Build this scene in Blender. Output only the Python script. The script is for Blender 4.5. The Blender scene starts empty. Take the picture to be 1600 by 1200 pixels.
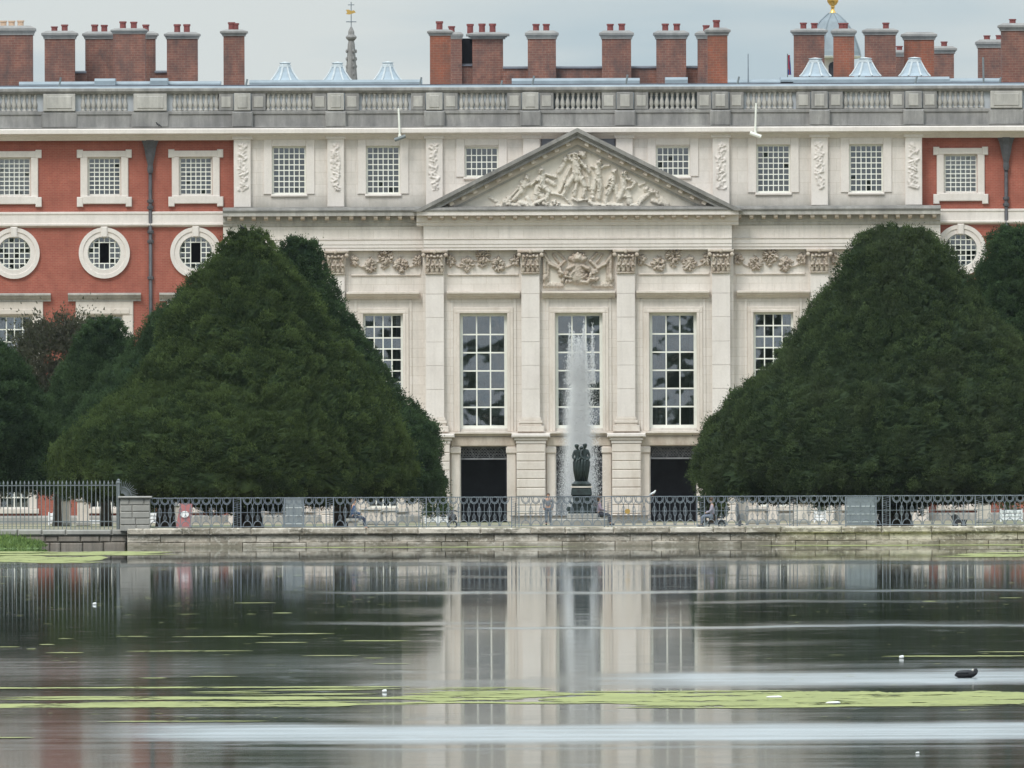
import bpy, math, random
import numpy as np
from mathutils import Vector, Matrix

random.seed(7)
RNG = np.random.default_rng(11)
PI = math.pi
sc = bpy.context.scene
COL = sc.collection

# ------------------------------------------------------------------ camera
FPX = 33000.0          # focal length in pixels of the 1600 px wide photograph
CAM_H = 3.1            # eye height above the water (water is z = 0)
HOR = 724.0            # row of the horizon
ROLL = 0.0034
cam_d = bpy.data.cameras.new('camera')
cam = bpy.data.objects.new('camera', cam_d)
COL.objects.link(cam)
cam.location = (0, 0, CAM_H)
cam.rotation_euler = (PI / 2, ROLL, 0)
cam_d.sensor_width = 36.0
cam_d.lens = FPX / 1600 * 36.0
cam_d.shift_y = (HOR - 600) / 1600
cam_d.clip_start = 1.0
cam_d.clip_end = 9000
sc.camera = cam

# ------------------------------------------------------------------ sky
SUN_EL, SUN_AZ = math.radians(48), math.radians(-152)   # azimuth from +Y towards +X: behind the camera, a little to the left
w = bpy.data.worlds.new('World'); sc.world = w; w.use_nodes = True
nt = w.node_tree; nt.nodes.clear()
def N(t, **k):
    n = nt.nodes.new(t)
    for a, b in k.items(): setattr(n, a, b)
    return n
L = nt.links.new
out = N('ShaderNodeOutputWorld'); bg = N('ShaderNodeBackground')
sky = N('ShaderNodeTexSky', sky_type='NISHITA', sun_disc=False)
sky.sun_elevation = SUN_EL; sky.sun_rotation = SUN_AZ
tc = N('ShaderNodeTexCoord'); sep = N('ShaderNodeSeparateXYZ'); L(tc.outputs['Generated'], sep.inputs[0])
# overcast luminance: (1 + 2 sin(elevation)) / 3 of the zenith
mr = N('ShaderNodeMapRange'); mr.inputs[1].default_value = 0; mr.inputs[2].default_value = 1; mr.inputs[3].default_value = 1.0; mr.inputs[4].default_value = 3.3
L(sep.outputs['Z'], mr.inputs[0])
mp = N('ShaderNodeMapping'); mp.inputs['Scale'].default_value = (34, 34, 190); L(tc.outputs['Generated'], mp.inputs[0])
ns = N('ShaderNodeTexNoise'); ns.inputs['Scale'].default_value = 1.1; ns.inputs['Detail'].default_value = 4; ns.inputs['Roughness'].default_value = .45
L(mp.outputs[0], ns.inputs[0])
cr = N('ShaderNodeValToRGB')
cr.color_ramp.elements[0].position = .40; cr.color_ramp.elements[0].color = (3.65, 4.50, 5.00, 1)
cr.color_ramp.elements[1].position = .60; cr.color_ramp.elements[1].color = (5.15, 5.55, 5.60, 1)
L(ns.outputs['Fac'], cr.inputs[0])
vm = N('ShaderNodeVectorMath', operation='SCALE'); L(cr.outputs[0], vm.inputs[0]); L(mr.outputs[0], vm.inputs['Scale'])
mx = N('ShaderNodeMix', data_type='RGBA'); mx.inputs[0].default_value = .93
L(sky.outputs[0], mx.inputs[6]); L(vm.outputs[0], mx.inputs[7])
L(mx.outputs[2], bg.inputs[0]); bg.inputs[1].default_value = .10
L(bg.outputs[0], out.inputs[0])

sun_d = bpy.data.lights.new('sun', 'SUN'); sun_d.energy = 1.5; sun_d.angle = math.radians(18); sun_d.color = (1, .965, .91)
sun = bpy.data.objects.new('sun', sun_d); COL.objects.link(sun)
sd = Vector((math.sin(SUN_AZ) * math.cos(SUN_EL), math.cos(SUN_AZ) * math.cos(SUN_EL), math.sin(SUN_EL)))
sun.rotation_euler = sd.to_track_quat('Z', 'Y').to_euler()

sc.view_settings.view_transform = 'Standard'; sc.view_settings.look = 'None'
sc.view_settings.exposure = 0.30; sc.view_settings.gamma = 1.0; sc.view_settings.use_curve_mapping = False
sc.cycles.use_denoising = True
sc.cycles.max_bounces = 14; sc.cycles.diffuse_bounces = 12; sc.cycles.transmission_bounces = 12; sc.cycles.volume_bounces = 8; sc.cycles.transparent_max_bounces = 48
sc.cycles.caustics_reflective = False; sc.cycles.caustics_refractive = False

# ------------------------------------------------------------------ measuring helpers
def unroll(x, y): return x - (y - 600) * ROLL, y + (x - 800) * ROLL
def P(x, y, d):
    """a photograph position at distance d -> X, Z in metres"""
    u, v = unroll(x, y); s = FPX / d
    return (u - 800) / s, CAM_H - (v - HOR) / s
D0 = 970.0; S0 = FPX / D0
def fx(x, y=400): return (unroll(x, y)[0] - 800) / S0
def fz(y, x=900): return CAM_H - (unroll(x, y)[1] - HOR) / S0
def water_d(y, x=800): return FPX * CAM_H / (unroll(x, y)[1] - HOR)
def ground_z(Y): return .62 - .22 * max(0, min(1, (Y - 791) / 180))

# ------------------------------------------------------------------ objects
def tag(o, label=None, cat=None, group=None, kind=None):
    if label: o['label'] = label
    if cat: o['category'] = cat
    if group: o['group'] = group
    if kind: o['kind'] = kind
    return o
def empty(name, loc=(0, 0, 0), parent=None):
    o = bpy.data.objects.new(name, None); COL.objects.link(o); o.location = loc
    o.empty_display_size = .2
    if parent: o.parent = parent
    return o
def link(name, me, mat=None, parent=None, loc=(0, 0, 0), rot=(0, 0, 0), scale=(1, 1, 1)):
    if mat is not None and not me.materials: me.materials.append(mat)
    o = bpy.data.objects.new(name, me); COL.objects.link(o)
    o.location = loc; o.rotation_euler = rot; o.scale = scale
    if parent: o.parent = parent
    return o
class MB:
    def __init__(s): s.v = []; s.f = []
    def add(s, vs, fs):
        n = len(s.v); s.v += [tuple(p) for p in vs]; s.f += [tuple(i + n for i in f) for f in fs]; return s
    def box(s, x0, x1, y0, y1, z0, z1):
        return s.add([(x0,y0,z0),(x1,y0,z0),(x1,y1,z0),(x0,y1,z0),(x0,y0,z1),(x1,y0,z1),(x1,y1,z1),(x0,y1,z1)],
                     [(0,3,2,1),(4,5,6,7),(0,1,5,4),(1,2,6,5),(2,3,7,6),(3,0,4,7)])
    def bbox(s, x0, x1, y0, y1, z0, z1, b):
        """box whose front (low y) edges are chamfered by b"""
        return s.add([(x0,y0+b,z0),(x1,y0+b,z0),(x1,y1,z0),(x0,y1,z0),(x0,y0+b,z1),(x1,y0+b,z1),(x1,y1,z1),(x0,y1,z1),
                      (x0+b,y0,z0+b),(x1-b,y0,z0+b),(x1-b,y0,z1-b),(x0+b,y0,z1-b)],
                     [(0,3,2,1),(4,5,6,7),(1,2,6,5),(2,3,7,6),(3,0,4,7),(8,9,10,11),(0,1,9,8),(1,5,10,9),(5,4,11,10),(4,0,8,11)])
    def prism_x(s, prof, x0, x1):
        n = len(prof)
        vs = [(x0, y, z) for y, z in prof] + [(x1, y, z) for y, z in prof]
        fs = [(i, (i+1) % n, n + (i+1) % n, n + i) for i in range(n)] + [tuple(range(n))[::-1], tuple(range(n, 2*n))]
        return s.add(vs, fs)
    def prism_y(s, prof, y0, y1):
        n = len(prof)
        vs = [(x, y0, z) for x, z in prof] + [(x, y1, z) for x, z in prof]
        fs = [(i, (i+1) % n, n + (i+1) % n, n + i) for i in range(n)] + [tuple(range(n))[::-1], tuple(range(n, 2*n))]
        return s.add(vs, fs)
    def lathe(s, cx, cy, prof, n=10, z0=0, rot=0, sx=1, sy=1):
        vs = []; fs = []; m = len(prof)
        for r, z in prof:
            for k in range(n):
                a = rot + 2 * PI * k / n
                vs.append((cx + sx * r * math.cos(a), cy + sy * r * math.sin(a), z + z0))
        for i in range(m - 1):
            for k in range(n):
                fs.append((i*n + k, i*n + (k+1) % n, (i+1)*n + (k+1) % n, (i+1)*n + k))
        fs.append(tuple(range(n))[::-1]); fs.append(tuple(range((m-1)*n, m*n)))
        return s.add(vs, fs)
    def tube(s, pts, r, n=6):
        pts = [Vector(p) for p in pts]; m = len(pts); vs = []; fs = []
        rr = [float(q) for q in r] if isinstance(r, (list, tuple)) else [float(r)] * m
        for i, p in enumerate(pts):
            t = (pts[min(i+1, m-1)] - pts[max(i-1, 0)]).normalized()
            u = t.cross(Vector((0, 1, 0)))
            if u.length < .1: u = t.cross(Vector((1, 0, 0)))
            u.normalize(); q = t.cross(u)
            for k in range(n):
                a = 2 * PI * k / n
                vs.append(p + rr[i] * (math.cos(a) * u + math.sin(a) * q))
        for i in range(m - 1):
            for k in range(n):
                fs.append((i*n + k, i*n + (k+1) % n, (i+1)*n + (k+1) % n, (i+1)*n + k))
        fs.append(tuple(range(n))[::-1]); fs.append(tuple(range((m-1)*n, m*n)))
        return s.add(vs, fs)
    def blob(s, c, r, n=8, m=5, rot=None):
        vs = []; fs = []
        for i in range(1, m):
            t = PI * i / m
            for k in range(n):
                a = 2 * PI * k / n
                vs.append(Vector((r[0]*math.sin(t)*math.cos(a), r[1]*math.sin(t)*math.sin(a), r[2]*math.cos(t))))
        vs += [Vector((0, 0, r[2])), Vector((0, 0, -r[2]))]
        if rot is not None: vs = [rot @ v for v in vs]
        vs = [v + Vector(c) for v in vs]
        for i in range(m - 2):
            for k in range(n): fs.append((i*n + k, (i+1)*n + k, (i+1)*n + (k+1) % n, i*n + (k+1) % n))
        T, B = (m-1)*n, (m-1)*n + 1
        for k in range(n):
            fs.append((T, k, (k+1) % n)); fs.append((B, (m-2)*n + (k+1) % n, (m-2)*n + k))
        return s.add(vs, fs)
    def ring(s, c, r_in, r_out, y0, y1, n=40):
        """ring facing the camera"""
        vs = []; fs = []
        for k in range(n):
            a = 2*PI*k/n; ca, sa = math.cos(a), math.sin(a)
            rm = r_in + (r_out - r_in) * .5
            for r, y in ((r_in, y1), (r_in, y0 + .04), (rm, y0 + .05), (rm + .02, y0), (r_out, y0), (r_out, y1)):
                vs.append((c[0] + r*ca, y, c[1] + r*sa))
        for k in range(n):
            q = (k + 1) % n
            for j in range(5): fs.append((k*6 + j, q*6 + j, q*6 + j + 1, k*6 + j + 1))
        return s.add(vs, fs)
    def mesh(s, name, smooth=False):
        me = bpy.data.meshes.new(name); me.from_pydata(s.v, [], s.f); me.update()
        if smooth: me.polygons.foreach_set('use_smooth', [True] * len(me.polygons))
        return me
    def build(s, name, mat, parent=None, smooth=False, loc=(0, 0, 0), **k):
        return link(name, s.mesh(name, smooth), mat, parent, loc, **k)

def np_mesh(name, V, F, mat=None, smooth=False, col=None):
    """V (n,3), F (m,k) with k fixed"""
    me = bpy.data.meshes.new(name)
    V = np.asarray(V, dtype=np.float32); F = np.asarray(F, dtype=np.int32); k = F.shape[1]
    me.vertices.add(len(V)); me.vertices.foreach_set('co', V.ravel())
    me.loops.add(F.size); me.loops.foreach_set('vertex_index', F.ravel())
    me.polygons.add(len(F)); me.polygons.foreach_set('loop_start', np.arange(0, F.size, k, dtype=np.int32))
    me.polygons.foreach_set('loop_total', np.full(len(F), k, dtype=np.int32))
    if smooth: me.polygons.foreach_set('use_smooth', np.ones(len(F), dtype=bool))
    me.update(); me.validate()
    if col is not None:
        a = me.attributes.new('tint', 'FLOAT', 'POINT'); a.data.foreach_set('value', np.asarray(col, dtype=np.float32))
    if mat: me.materials.append(mat)
    return me

# ------------------------------------------------------------------ materials
def new_mat(name):
    m = bpy.data.materials.new(name); m.use_nodes = True
    n = m.node_tree; n.nodes.clear()
    o = n.nodes.new('ShaderNodeOutputMaterial'); b = n.nodes.new('ShaderNodeBsdfPrincipled')
    n.links.new(b.outputs[0], o.inputs[0]); return m, n, b, o
class G:
    """small node-graph helper"""
    def __init__(s, tree): s.t = tree
    def n(s, kind, ins=None, **props):
        nd = s.t.nodes.new(kind)
        for a, b in props.items(): setattr(nd, a, b)
        for k, v in (ins or {}).items():
            if isinstance(v, bpy.types.NodeSocket): s.t.links.new(v, nd.inputs[k])
            else: nd.inputs[k].default_value = v
        return nd
    def pos(s, scale=(1, 1, 1), loc=(0, 0, 0)):
        g = s.n('ShaderNodeNewGeometry')
        return s.n('ShaderNodeMapping', {0: g.outputs['Position'], 'Scale': scale, 'Location': loc}).outputs[0]
    def noise(s, vec, scale, detail=4, rough=.55):
        return s.n('ShaderNodeTexNoise', {'Vector': vec, 'Scale': scale, 'Detail': detail, 'Roughness': rough}).outputs['Fac']
    def ramp(s, fac, stops):
        r = s.n('ShaderNodeValToRGB', {0: fac}); e = r.color_ramp.elements
        while len(e) < len(stops): e.new(.5)
        for i, (p, c) in enumerate(stops):
            e[i].position = p; e[i].color = (c, c, c, 1) if isinstance(c, (int, float)) else (*c, 1)
        return r.outputs[0]
    def mix(s, f, a, b, mode='MIX'):
        m = s.n('ShaderNodeMix', data_type='RGBA', blend_type=mode)
        for i, v in ((0, f), (6, a), (7, b)):
            if isinstance(v, bpy.types.NodeSocket): s.t.links.new(v, m.inputs[i])
            else: m.inputs[i].default_value = v if (i == 0 or len(v) == 4) else (*v, 1)
        return m.outputs[2]
    def bump(s, h, strength, dist=.02):
        return s.n('ShaderNodeBump', {'Height': h, 'Strength': strength, 'Distance': dist}).outputs[0]

def stone(name, c, c2, dirt=None, dirt_amt=.4, streak=0.0, blocks=None, rough=.85, scale=1.0):
    m, t, b, o = new_mat(name); g = G(t); p = g.pos()
    big = g.noise(p, .55 * scale, 5, .6); fine = g.noise(p, 9 * scale, 6, .65)
    col = g.mix(g.ramp(big, [(.35, 0), (.65, 1)]), c, c2)
    col = g.mix(g.ramp(fine, [(.3, .28), (.7, 0)]), col, tuple(x * .72 for x in c))
    if blocks:
        br = g.n('ShaderNodeTexBrick', {'Vector': g.n('ShaderNodeCombineXYZ', {0: g.n('ShaderNodeSeparateXYZ', {0: p}).outputs[0], 1: g.n('ShaderNodeSeparateXYZ', {0: p}).outputs[2]}).outputs[0],
             'Color1': (1, 1, 1, 1), 'Color2': (.93, .925, .91, 1), 'Mortar': (.78, .75, .70, 1), 'Scale': 1.0, 'Mortar Size': .012, 'Brick Width': blocks[0], 'Row Height': blocks[1], 'Bias': 0.0})
        col = g.mix(.75, col, br.outputs[0], 'MULTIPLY')
    if dirt:
        dn = g.noise(g.pos((1.6, 1.6, .5)), .9 * scale, 6, .7)
        col = g.mix(g.ramp(dn, [(.5 - .25 * dirt_amt, 0), (.78, min(1, dirt_amt * 1.6))]), col, dirt)
    if streak:
        sn = g.noise(g.pos((3.2, 3.2, .16)), 1.4, 4, .6)
        col = g.mix(g.ramp(sn, [(.5, 0), (.72, streak)]), col, tuple(x * .5 for x in c))
    t.links.new(col, b.inputs['Base Color']); b.inputs['Roughness'].default_value = rough
    t.links.new(g.bump(fine, .25, .015), b.inputs['Normal'])
    return m
def brickmat(name, c1, c2, mortar, soot=None, amt=.0, bw=.23, rh=.078, mix=1.0):
    m, t, b, o = new_mat(name); g = G(t); p = g.pos()
    sx = g.n('ShaderNodeSeparateXYZ', {0: p}); ad = g.n('ShaderNodeMath', {0: sx.outputs[0], 1: sx.outputs[1]}, operation='ADD')
    v = g.n('ShaderNodeCombineXYZ', {0: ad.outputs[0], 1: sx.outputs[2]}).outputs[0]
    br = g.n('ShaderNodeTexBrick', {'Vector': v, 'Color1': (*c1, 1), 'Color2': (*c2, 1), 'Mortar': (*mortar, 1), 'Scale': 1.0, 'Mortar Size': .009, 'Brick Width': bw, 'Row Height': rh, 'Bias': -.1})
    col = br.outputs[0]
    n1 = g.noise(p, .8, 5, .65); n2 = g.noise(p, 6, 5, .7)
    col = g.mix(g.ramp(n1, [(.35, 0), (.7, .45)]), col, tuple(x * .72 for x in c1))
    col = g.mix(g.ramp(n2, [(.35, .3), (.65, 0)]), col, tuple(min(1, x * 1.25) for x in c2))
    if soot: col = g.mix(g.ramp(g.noise(g.pos((1, 1, .6)), 1.5, 6, .7), [(.38, 0), (.72, amt)]), col, soot)
    t.links.new(col, b.inputs['Base Color']); b.inputs['Roughness'].default_value = .9
    t.links.new(g.bump(br.outputs['Fac'], -.4, .01), b.inputs['Normal'])
    return m
def plain(name, c, rough=.6, metal=0, var=.15, scale=4, spec=.5):
    m, t, b, o = new_mat(name); g = G(t)
    col = g.mix(g.ramp(g.noise(g.pos(), scale, 5, .6), [(.3, 0), (.7, 1)]), tuple(x * (1 - var) for x in c), tuple(min(1, x * (1 + var)) for x in c))
    t.links.new(col, b.inputs['Base Color']); b.inputs['Roughness'].default_value = rough; b.inputs['Metallic'].default_value = metal
    b.inputs['Specular IOR Level'].default_value = spec
    return m
def foliage_mat(name, dark, light, warm):
    m, t, b, o = new_mat(name); g = G(t)
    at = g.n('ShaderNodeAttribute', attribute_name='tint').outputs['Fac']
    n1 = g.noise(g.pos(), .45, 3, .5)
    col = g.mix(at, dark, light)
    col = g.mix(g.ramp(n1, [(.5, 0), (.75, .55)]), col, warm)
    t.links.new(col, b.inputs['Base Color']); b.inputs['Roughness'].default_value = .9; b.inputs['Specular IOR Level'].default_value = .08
    tr = g.n('ShaderNodeBsdfTranslucent', {0: g.mix(.35, col, (.13, .17, .03))})
    t.links.new(g.n('ShaderNodeMixShader', {0: .28, 1: b.outputs[0], 2: tr.outputs[0]}).outputs[0], o.inputs[0])
    return m

M = {}
M['stone']   = stone('portland_stone', (.69, .63, .575), (.76, .70, .645), (.38, .34, .29), .20, .26, (1.15, .42))
def ledge_grime(mat, z0, z1, amt, c):
    t = mat.node_tree; g = G(t); b = next(n for n in t.nodes if n.type == 'BSDF_PRINCIPLED'); src = b.inputs['Base Color'].links[0].from_socket
    p = g.pos(); z = g.n('ShaderNodeSeparateXYZ', {0: p}).outputs[2]
    n1 = g.noise(g.pos((.5, 1, .35)), 1.6, 5, .65)
    wob = g.n('ShaderNodeMath', {0: z, 1: g.n('ShaderNodeMath', {0: n1, 1: -1.3}, operation='MULTIPLY').outputs[0]}, operation='ADD').outputs[0]
    f = g.n('ShaderNodeMapRange', {0: wob, 1: z0 - .75, 2: z1 - .65, 3: amt, 4: 0.0}).outputs[0]
    t.links.new(g.mix(f, src, c), b.inputs['Base Color'])
M['stone_w'] = stone('portland_white', (.71, .645, .60), (.78, .715, .665), (.40, .35, .29), .18, .14)
M['stone_wb'] = stone('portland_white_ashlar', (.69, .63, .585), (.77, .705, .655), (.36, .32, .27), .26, .24, (1.3, .55))
ledge_grime(M['stone_wb'], fz(326), fz(300), .75, (.24, .225, .19))
M['stone_y'] = stone('portland_warm', (.67, .595, .53), (.74, .67, .605), (.33, .25, .18), .25, .10)
M['relief']  = stone('carved_stone', (.65, .59, .515), (.71, .655, .58), (.36, .30, .24), .2, .0)
M['carved']  = stone('weathered_carving', (.53, .44, .36), (.64, .58, .50), (.30, .22, .17), .5, .0, scale=2)
M['parapet'] = stone('sooty_parapet', (.30, .285, .275), (.42, .40, .375), (.135, .13, .13), .65, .6)
M['parapet_l'] = stone('parapet_pale', (.46, .435, .40), (.55, .52, .48), (.21, .20, .19), .5, .5)
M['cornice_d'] = stone('sooty_cornice', (.24, .225, .21), (.37, .35, .325), (.13, .125, .12), .6, .4)
M['lead']    = plain('roof_lead', (.24, .28, .31), .55, 0, .18, 1.2)
M['lead_d']  = plain('dark_lead', (.12, .125, .15), .6, 0, .25, 1.5)
M['board']   = plain('grey_board', (.42, .44, .47), .8, 0, .12, 1.5)
M['brick']   = brickmat('red_brick', (.33, .080, .055), (.395, .112, .075), (.38, .20, .145), (.20, .062, .043), .6)
M['chim']    = brickmat('sooted_brick', (.195, .072, .050), (.265, .112, .078), (.30, .22, .18), (.062, .05, .05), .9, .30, .115)
M['chim_o']  = brickmat('orange_brick', (.33, .092, .045), (.26, .082, .05), (.30, .20, .155), (.095, .06, .048), .8, .30, .115)
M['cap']     = stone('chimney_cap', (.28, .265, .25), (.36, .345, .33), (.13, .125, .13), .5, .3)
M['pot']     = plain('terracotta_pot', (.21, .058, .054), .8, 0, .25, 6)
M['pot_c']   = plain('buff_pot', (.60, .42, .30), .8, 0, .15, 6)
M['white']   = plain('white_paint', (.80, .79, .72), .55, 0, .06, 3)
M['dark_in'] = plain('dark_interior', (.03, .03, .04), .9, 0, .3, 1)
M['iron']    = plain('painted_iron', (.175, .20, .225), .5, 0, .25, 5)
M['iron_p']  = plain('pale_iron', (.17, .19, .195), .55, 0, .2, 5)
M['pipe']    = plain('lead_pipe', (.07, .068, .075), .5, 0, .3, 5)
M['grille']  = plain('door_grille', (.20, .20, .21), .6, 0, .3, 5)
M['iron_w']  = plain('weathered_white', (.52, .55, .56), .6, 0, .15, 3)
M['gold']    = plain('gilding', (.85, .52, .16), .28, 1, .1, 3)
M['skyl']    = plain('skylight_glass', (.34, .40, .45), .18, 0, .12, 2)
M['bronze']  = plain('dark_bronze', (.018, .028, .027), .42, .3, .6, 5)
M['blind']   = plain('blind', (.80, .74, .64), .9, 0, .1, 2)
M['curtain'] = plain('curtain', (.20, .19, .22), .9, 0, .2, 1)
M['plinth']  = stone('grey_plinth', (.33, .315, .285), (.42, .40, .365), (.19, .18, .165), .4, .2)

def wallstone(name):
    m, t, b, o = new_mat(name); g = G(t); p = g.pos()
    z = g.n('ShaderNodeSeparateXYZ', {0: p}).outputs[2]
    n1 = g.noise(g.pos((.45, 1, 1.6)), 1.3, 6, .65); n2 = g.noise(p, 7, 6, .7)
    rnd = g.n('ShaderNodeObjectInfo').outputs['Random']
    base = g.mix(rnd, (.40, .345, .275), (.68, .61, .52))
    col = g.mix(g.ramp(n1, [(.44, 0), (.58, .85)]), base, (.215, .185, .14))
    col = g.mix(g.ramp(g.noise(g.pos((.6, 1, 2.2)), 3.2, 5, .7), [(.50, 0), (.62, .75)]), col, (.11, .10, .075))
    col = g.mix(g.ramp(n2, [(.52, 0), (.66, .8)]), col, (.72, .67, .58))
    wob = g.n('ShaderNodeMath', {0: z, 1: g.n('ShaderNodeMath', {0: n1, 1: .45}, operation='MULTIPLY').outputs[0]}, operation='SUBTRACT').outputs[0]
    alg = g.n('ShaderNodeMapRange', {0: wob, 1: -.20, 2: -.02, 3: .7, 4: 0.0}).outputs[0]   # algae near the water line
    col = g.mix(alg, col, (.20, .18, .125))
    t.links.new(col, b.inputs['Base Color']); b.inputs['Roughness'].default_value = .85
    t.links.new(g.bump(n2, .5, .03), b.inputs['Normal'])
    return m
M['pondwall'] = wallstone('pond_wall_stone')
M['rubble'] = stone('rubble', (.25, .205, .17), (.36, .32, .275), (.12, .105, .085), .6, .2, scale=3)

# window glass: clear, reflecting by Fresnel
m, t, b, o = new_mat('window_glass'); g = G(t); t.nodes.remove(b)
fr = g.n('ShaderNodeFresnel', {'IOR': 2.5})
wav = g.bump(g.noise(g.pos((1, 1, 1)), 1.1, 1.5, .4), 1.0, .009)
mixs = g.n('ShaderNodeMixShader', {0: fr.outputs[0], 1: g.n('ShaderNodeBsdfTransparent', {0: (.72, .76, .80, 1)}).outputs[0],
           2: g.n('ShaderNodeBsdfGlossy', {'Roughness': .03, 'Color': (.95, .96, 1, 1), 'Normal': wav}).outputs[0]})
t.links.new(mixs.outputs[0], o.inputs[0]); M['glass'] = m

# ------------------------------------------------------------------ ground and water
m, t, b, o = new_mat('garden_ground'); g = G(t); p = g.pos()
gr = g.mix(g.ramp(g.noise(p, .05, 4), [(.45, 0), (.55, 1)]), (.07, .11, .03), (.36, .29, .22))
gr = g.mix(g.ramp(g.noise(p, 3, 5), [(.3, 0), (.7, .5)]), gr, (.20, .17, .12))
t.links.new(gr, b.inputs['Base Color']); b.inputs['Roughness'].default_value = .95; M['ground'] = m
R_ = 3500
gv = [(-R_, 790.6, .62), (R_, 790.6, .62), (R_, 971, .40), (-R_, 971, .40), (R_, R_, .4), (-R_, R_, .4),
      (-75, 790.6, .62), (75, 790.6, .62), (-75, -6, .62), (75, -6, .62), (-R_, -R_, .62), (R_, -R_, .62), (-R_, -6, .62), (R_, -6, .62),
      (-75, 790.6, -1.5), (75, 790.6, -1.5), (75, -6, -1.5), (-75, -6, -1.5)]
gf = [(0, 6, 7, 1, 2, 3), (3, 2, 4, 5), (12, 8, 6, 0), (9, 13, 1, 7), (10, 11, 13, 9, 8, 12), (6, 14, 15, 7), (7, 15, 16, 9), (9, 16, 17, 8), (8, 17, 14, 6)]
tag(MB().add(gv, gf).build('ground', M['ground']), 'gravel and lawn of the palace garden', None, None, 'structure')

# water: a fine sheet whose ripple strength varies in wind lanes across the pool
ys = np.concatenate([np.linspace(-5, 140, 12)[:-1], 1 / np.linspace(1/140., 1/791., 620)])
xs = np.concatenate([np.linspace(-76, -26, 12)[:-1], np.linspace(-26, 26, 90), np.linspace(26, 76, 12)[1:]])
XX, YY = np.meshgrid(xs, ys)
def lanes(X, Y):
    """ripple roughness by place: glassy water with lanes of wind"""
    base = np.interp(Y, [150, 230, 300, 345, 400, 500, 640, 720, 800], [.062, .054, .048, .042, .029, .026, .020, .012, .010]); r = base.copy()
    wob = 1 + .006 * np.sin(X * .42 + 1.3) + .003 * np.sin(X * 1.05 + Y * .01) + .0015 * np.sin(X * 3.1 + Y * .05)
    def lane(y0, y1, x0, x1, amp, soft=.25, sx=1.6):
        nonlocal r
        a, b_ = water_d(y1), water_d(y0); Yw = Y * wob; h = (b_ - a) * soft + .3
        f = np.clip((Yw - a) / h, 0, 1) * np.clip((b_ - Yw) / h, 0, 1)
        f = f * f * (3 - 2 * f)
        s = FPX / Y; px = 800 + X * s
        f = f * np.clip((px - x0) / (90 * sx) + .5, 0, 1) * np.clip((x1 - px) / (90 * sx) + .5, 0, 1)
        r = np.maximum(r, base + amp * f)
    lane(1125, 1165, 230, 1900, .125, .34, 2.6)
    lane(1163, 1172, 60, 1900, .03, .4, 2.6)
    lane(1045, 1080, 980, 1900, .115, .4, 2.4)
    lane(1034, 1050, 1080, 1900, .03, .4, 2)
    lane(1056, 1074, 560, 1100, .030, .3, 1.5)
    lane(977.5, 984, 700, 1900, .085, .4)
    lane(968, 977, 470, 780, .05, .4)
    lane(970, 990, 1150, 1900, .035, .4)
    lane(922, 929, 470, 1900, .075, .4)
    lane(876, 886, -400, 2000, .06, .4)
    lane(939, 946, 1080, 1560, .05, .4)
    lane(898, 904, 540, 1150, .03, .4)
    lane(946, 962, 560, 720, .018, .4)
    lane(1000, 1012, 1120, 1320, .02, .4)
    lane(1020, 1064, -400, 660, .022, .3)
    lane(1108, 1127, 300, 1900, .012, .4)
    return r
WA = lanes(XX, YY).ravel()
nx, ny = len(xs), len(ys)
idx = np.arange(nx * ny).reshape(ny, nx)
WF = np.stack([idx[:-1, :-1], idx[:-1, 1:], idx[1:, 1:], idx[1:, :-1]], -1).reshape(-1, 4)
wme = np_mesh('water', np.stack([XX.ravel(), YY.ravel(), np.zeros(nx * ny)], -1), WF, None, True)
a = wme.attributes.new('ripple', 'FLOAT', 'POINT'); a.data.foreach_set('value', WA.astype(np.float32))
m, t, b, o = new_mat('pool_water'); g = G(t)
b.inputs['Base Color'].default_value = (.012, .016, .014, 1); b.inputs['IOR'].default_value = 1.33
rp = g.n('ShaderNodeAttribute', attribute_name='ripple').outputs['Fac']
fl = g.ramp(g.noise(g.pos((.35, .05, 1)), 1.0, 5, .65), [(.4, 0), (.75, 1)])
fl2 = g.ramp(g.noise(g.pos((1.1, .22, 1)), 1.0, 3, .6), [(.58, 0), (.74, 1)])
rr = g.n('ShaderNodeMath', {0: rp, 1: g.n('ShaderNodeMath', {0: fl, 1: .012}, operation='MULTIPLY').outputs[0]}, operation='ADD').outputs[0]
rr = g.n('ShaderNodeMath', {0: rr, 1: g.n('ShaderNodeMath', {0: fl2, 1: .030}, operation='MULTIPLY').outputs[0]}, operation='ADD').outputs[0]
br_n = g.ramp(g.noise(g.pos((.22, .55, 1)), 1.0, 4, .7), [(.25, .55), (.75, 1.3)])
rr = g.n('ShaderNodeMath', {0: rr, 1: br_n}, operation='MULTIPLY').outputs[0]
gl = g.n('ShaderNodeBsdfAnisotropic', {'Color': (.95, .97, .98, 1), 'Roughness': rr}, distribution='MULTI_GGX')
fw = g.n('ShaderNodeFresnel', {'IOR': 1.33})
b.inputs['Roughness'].default_value = .3; b.inputs['Specular IOR Level'].default_value = 0
t.links.new(g.n('ShaderNodeMixShader', {0: fw.outputs[0], 1: b.outputs[0], 2: gl.outputs[0]}).outputs[0], o.inputs[0]); M['water'] = m
tag(link('water', wme, M['water']), 'still ornamental pool water with lanes of ripples', None, None, 'structure')

# ------------------------------------------------------------------ palace
YB, YS, YC = 970.7, 970.3, 969.75       # planes of the brick walls, the stone walls, the centre
palace = empty('palace', (0, 970, .4))
palace.matrix_world = Matrix.Identity(4)
tag(palace, 'long red brick palace with pale stone pedimented centre behind the yews', 'palace')

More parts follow.
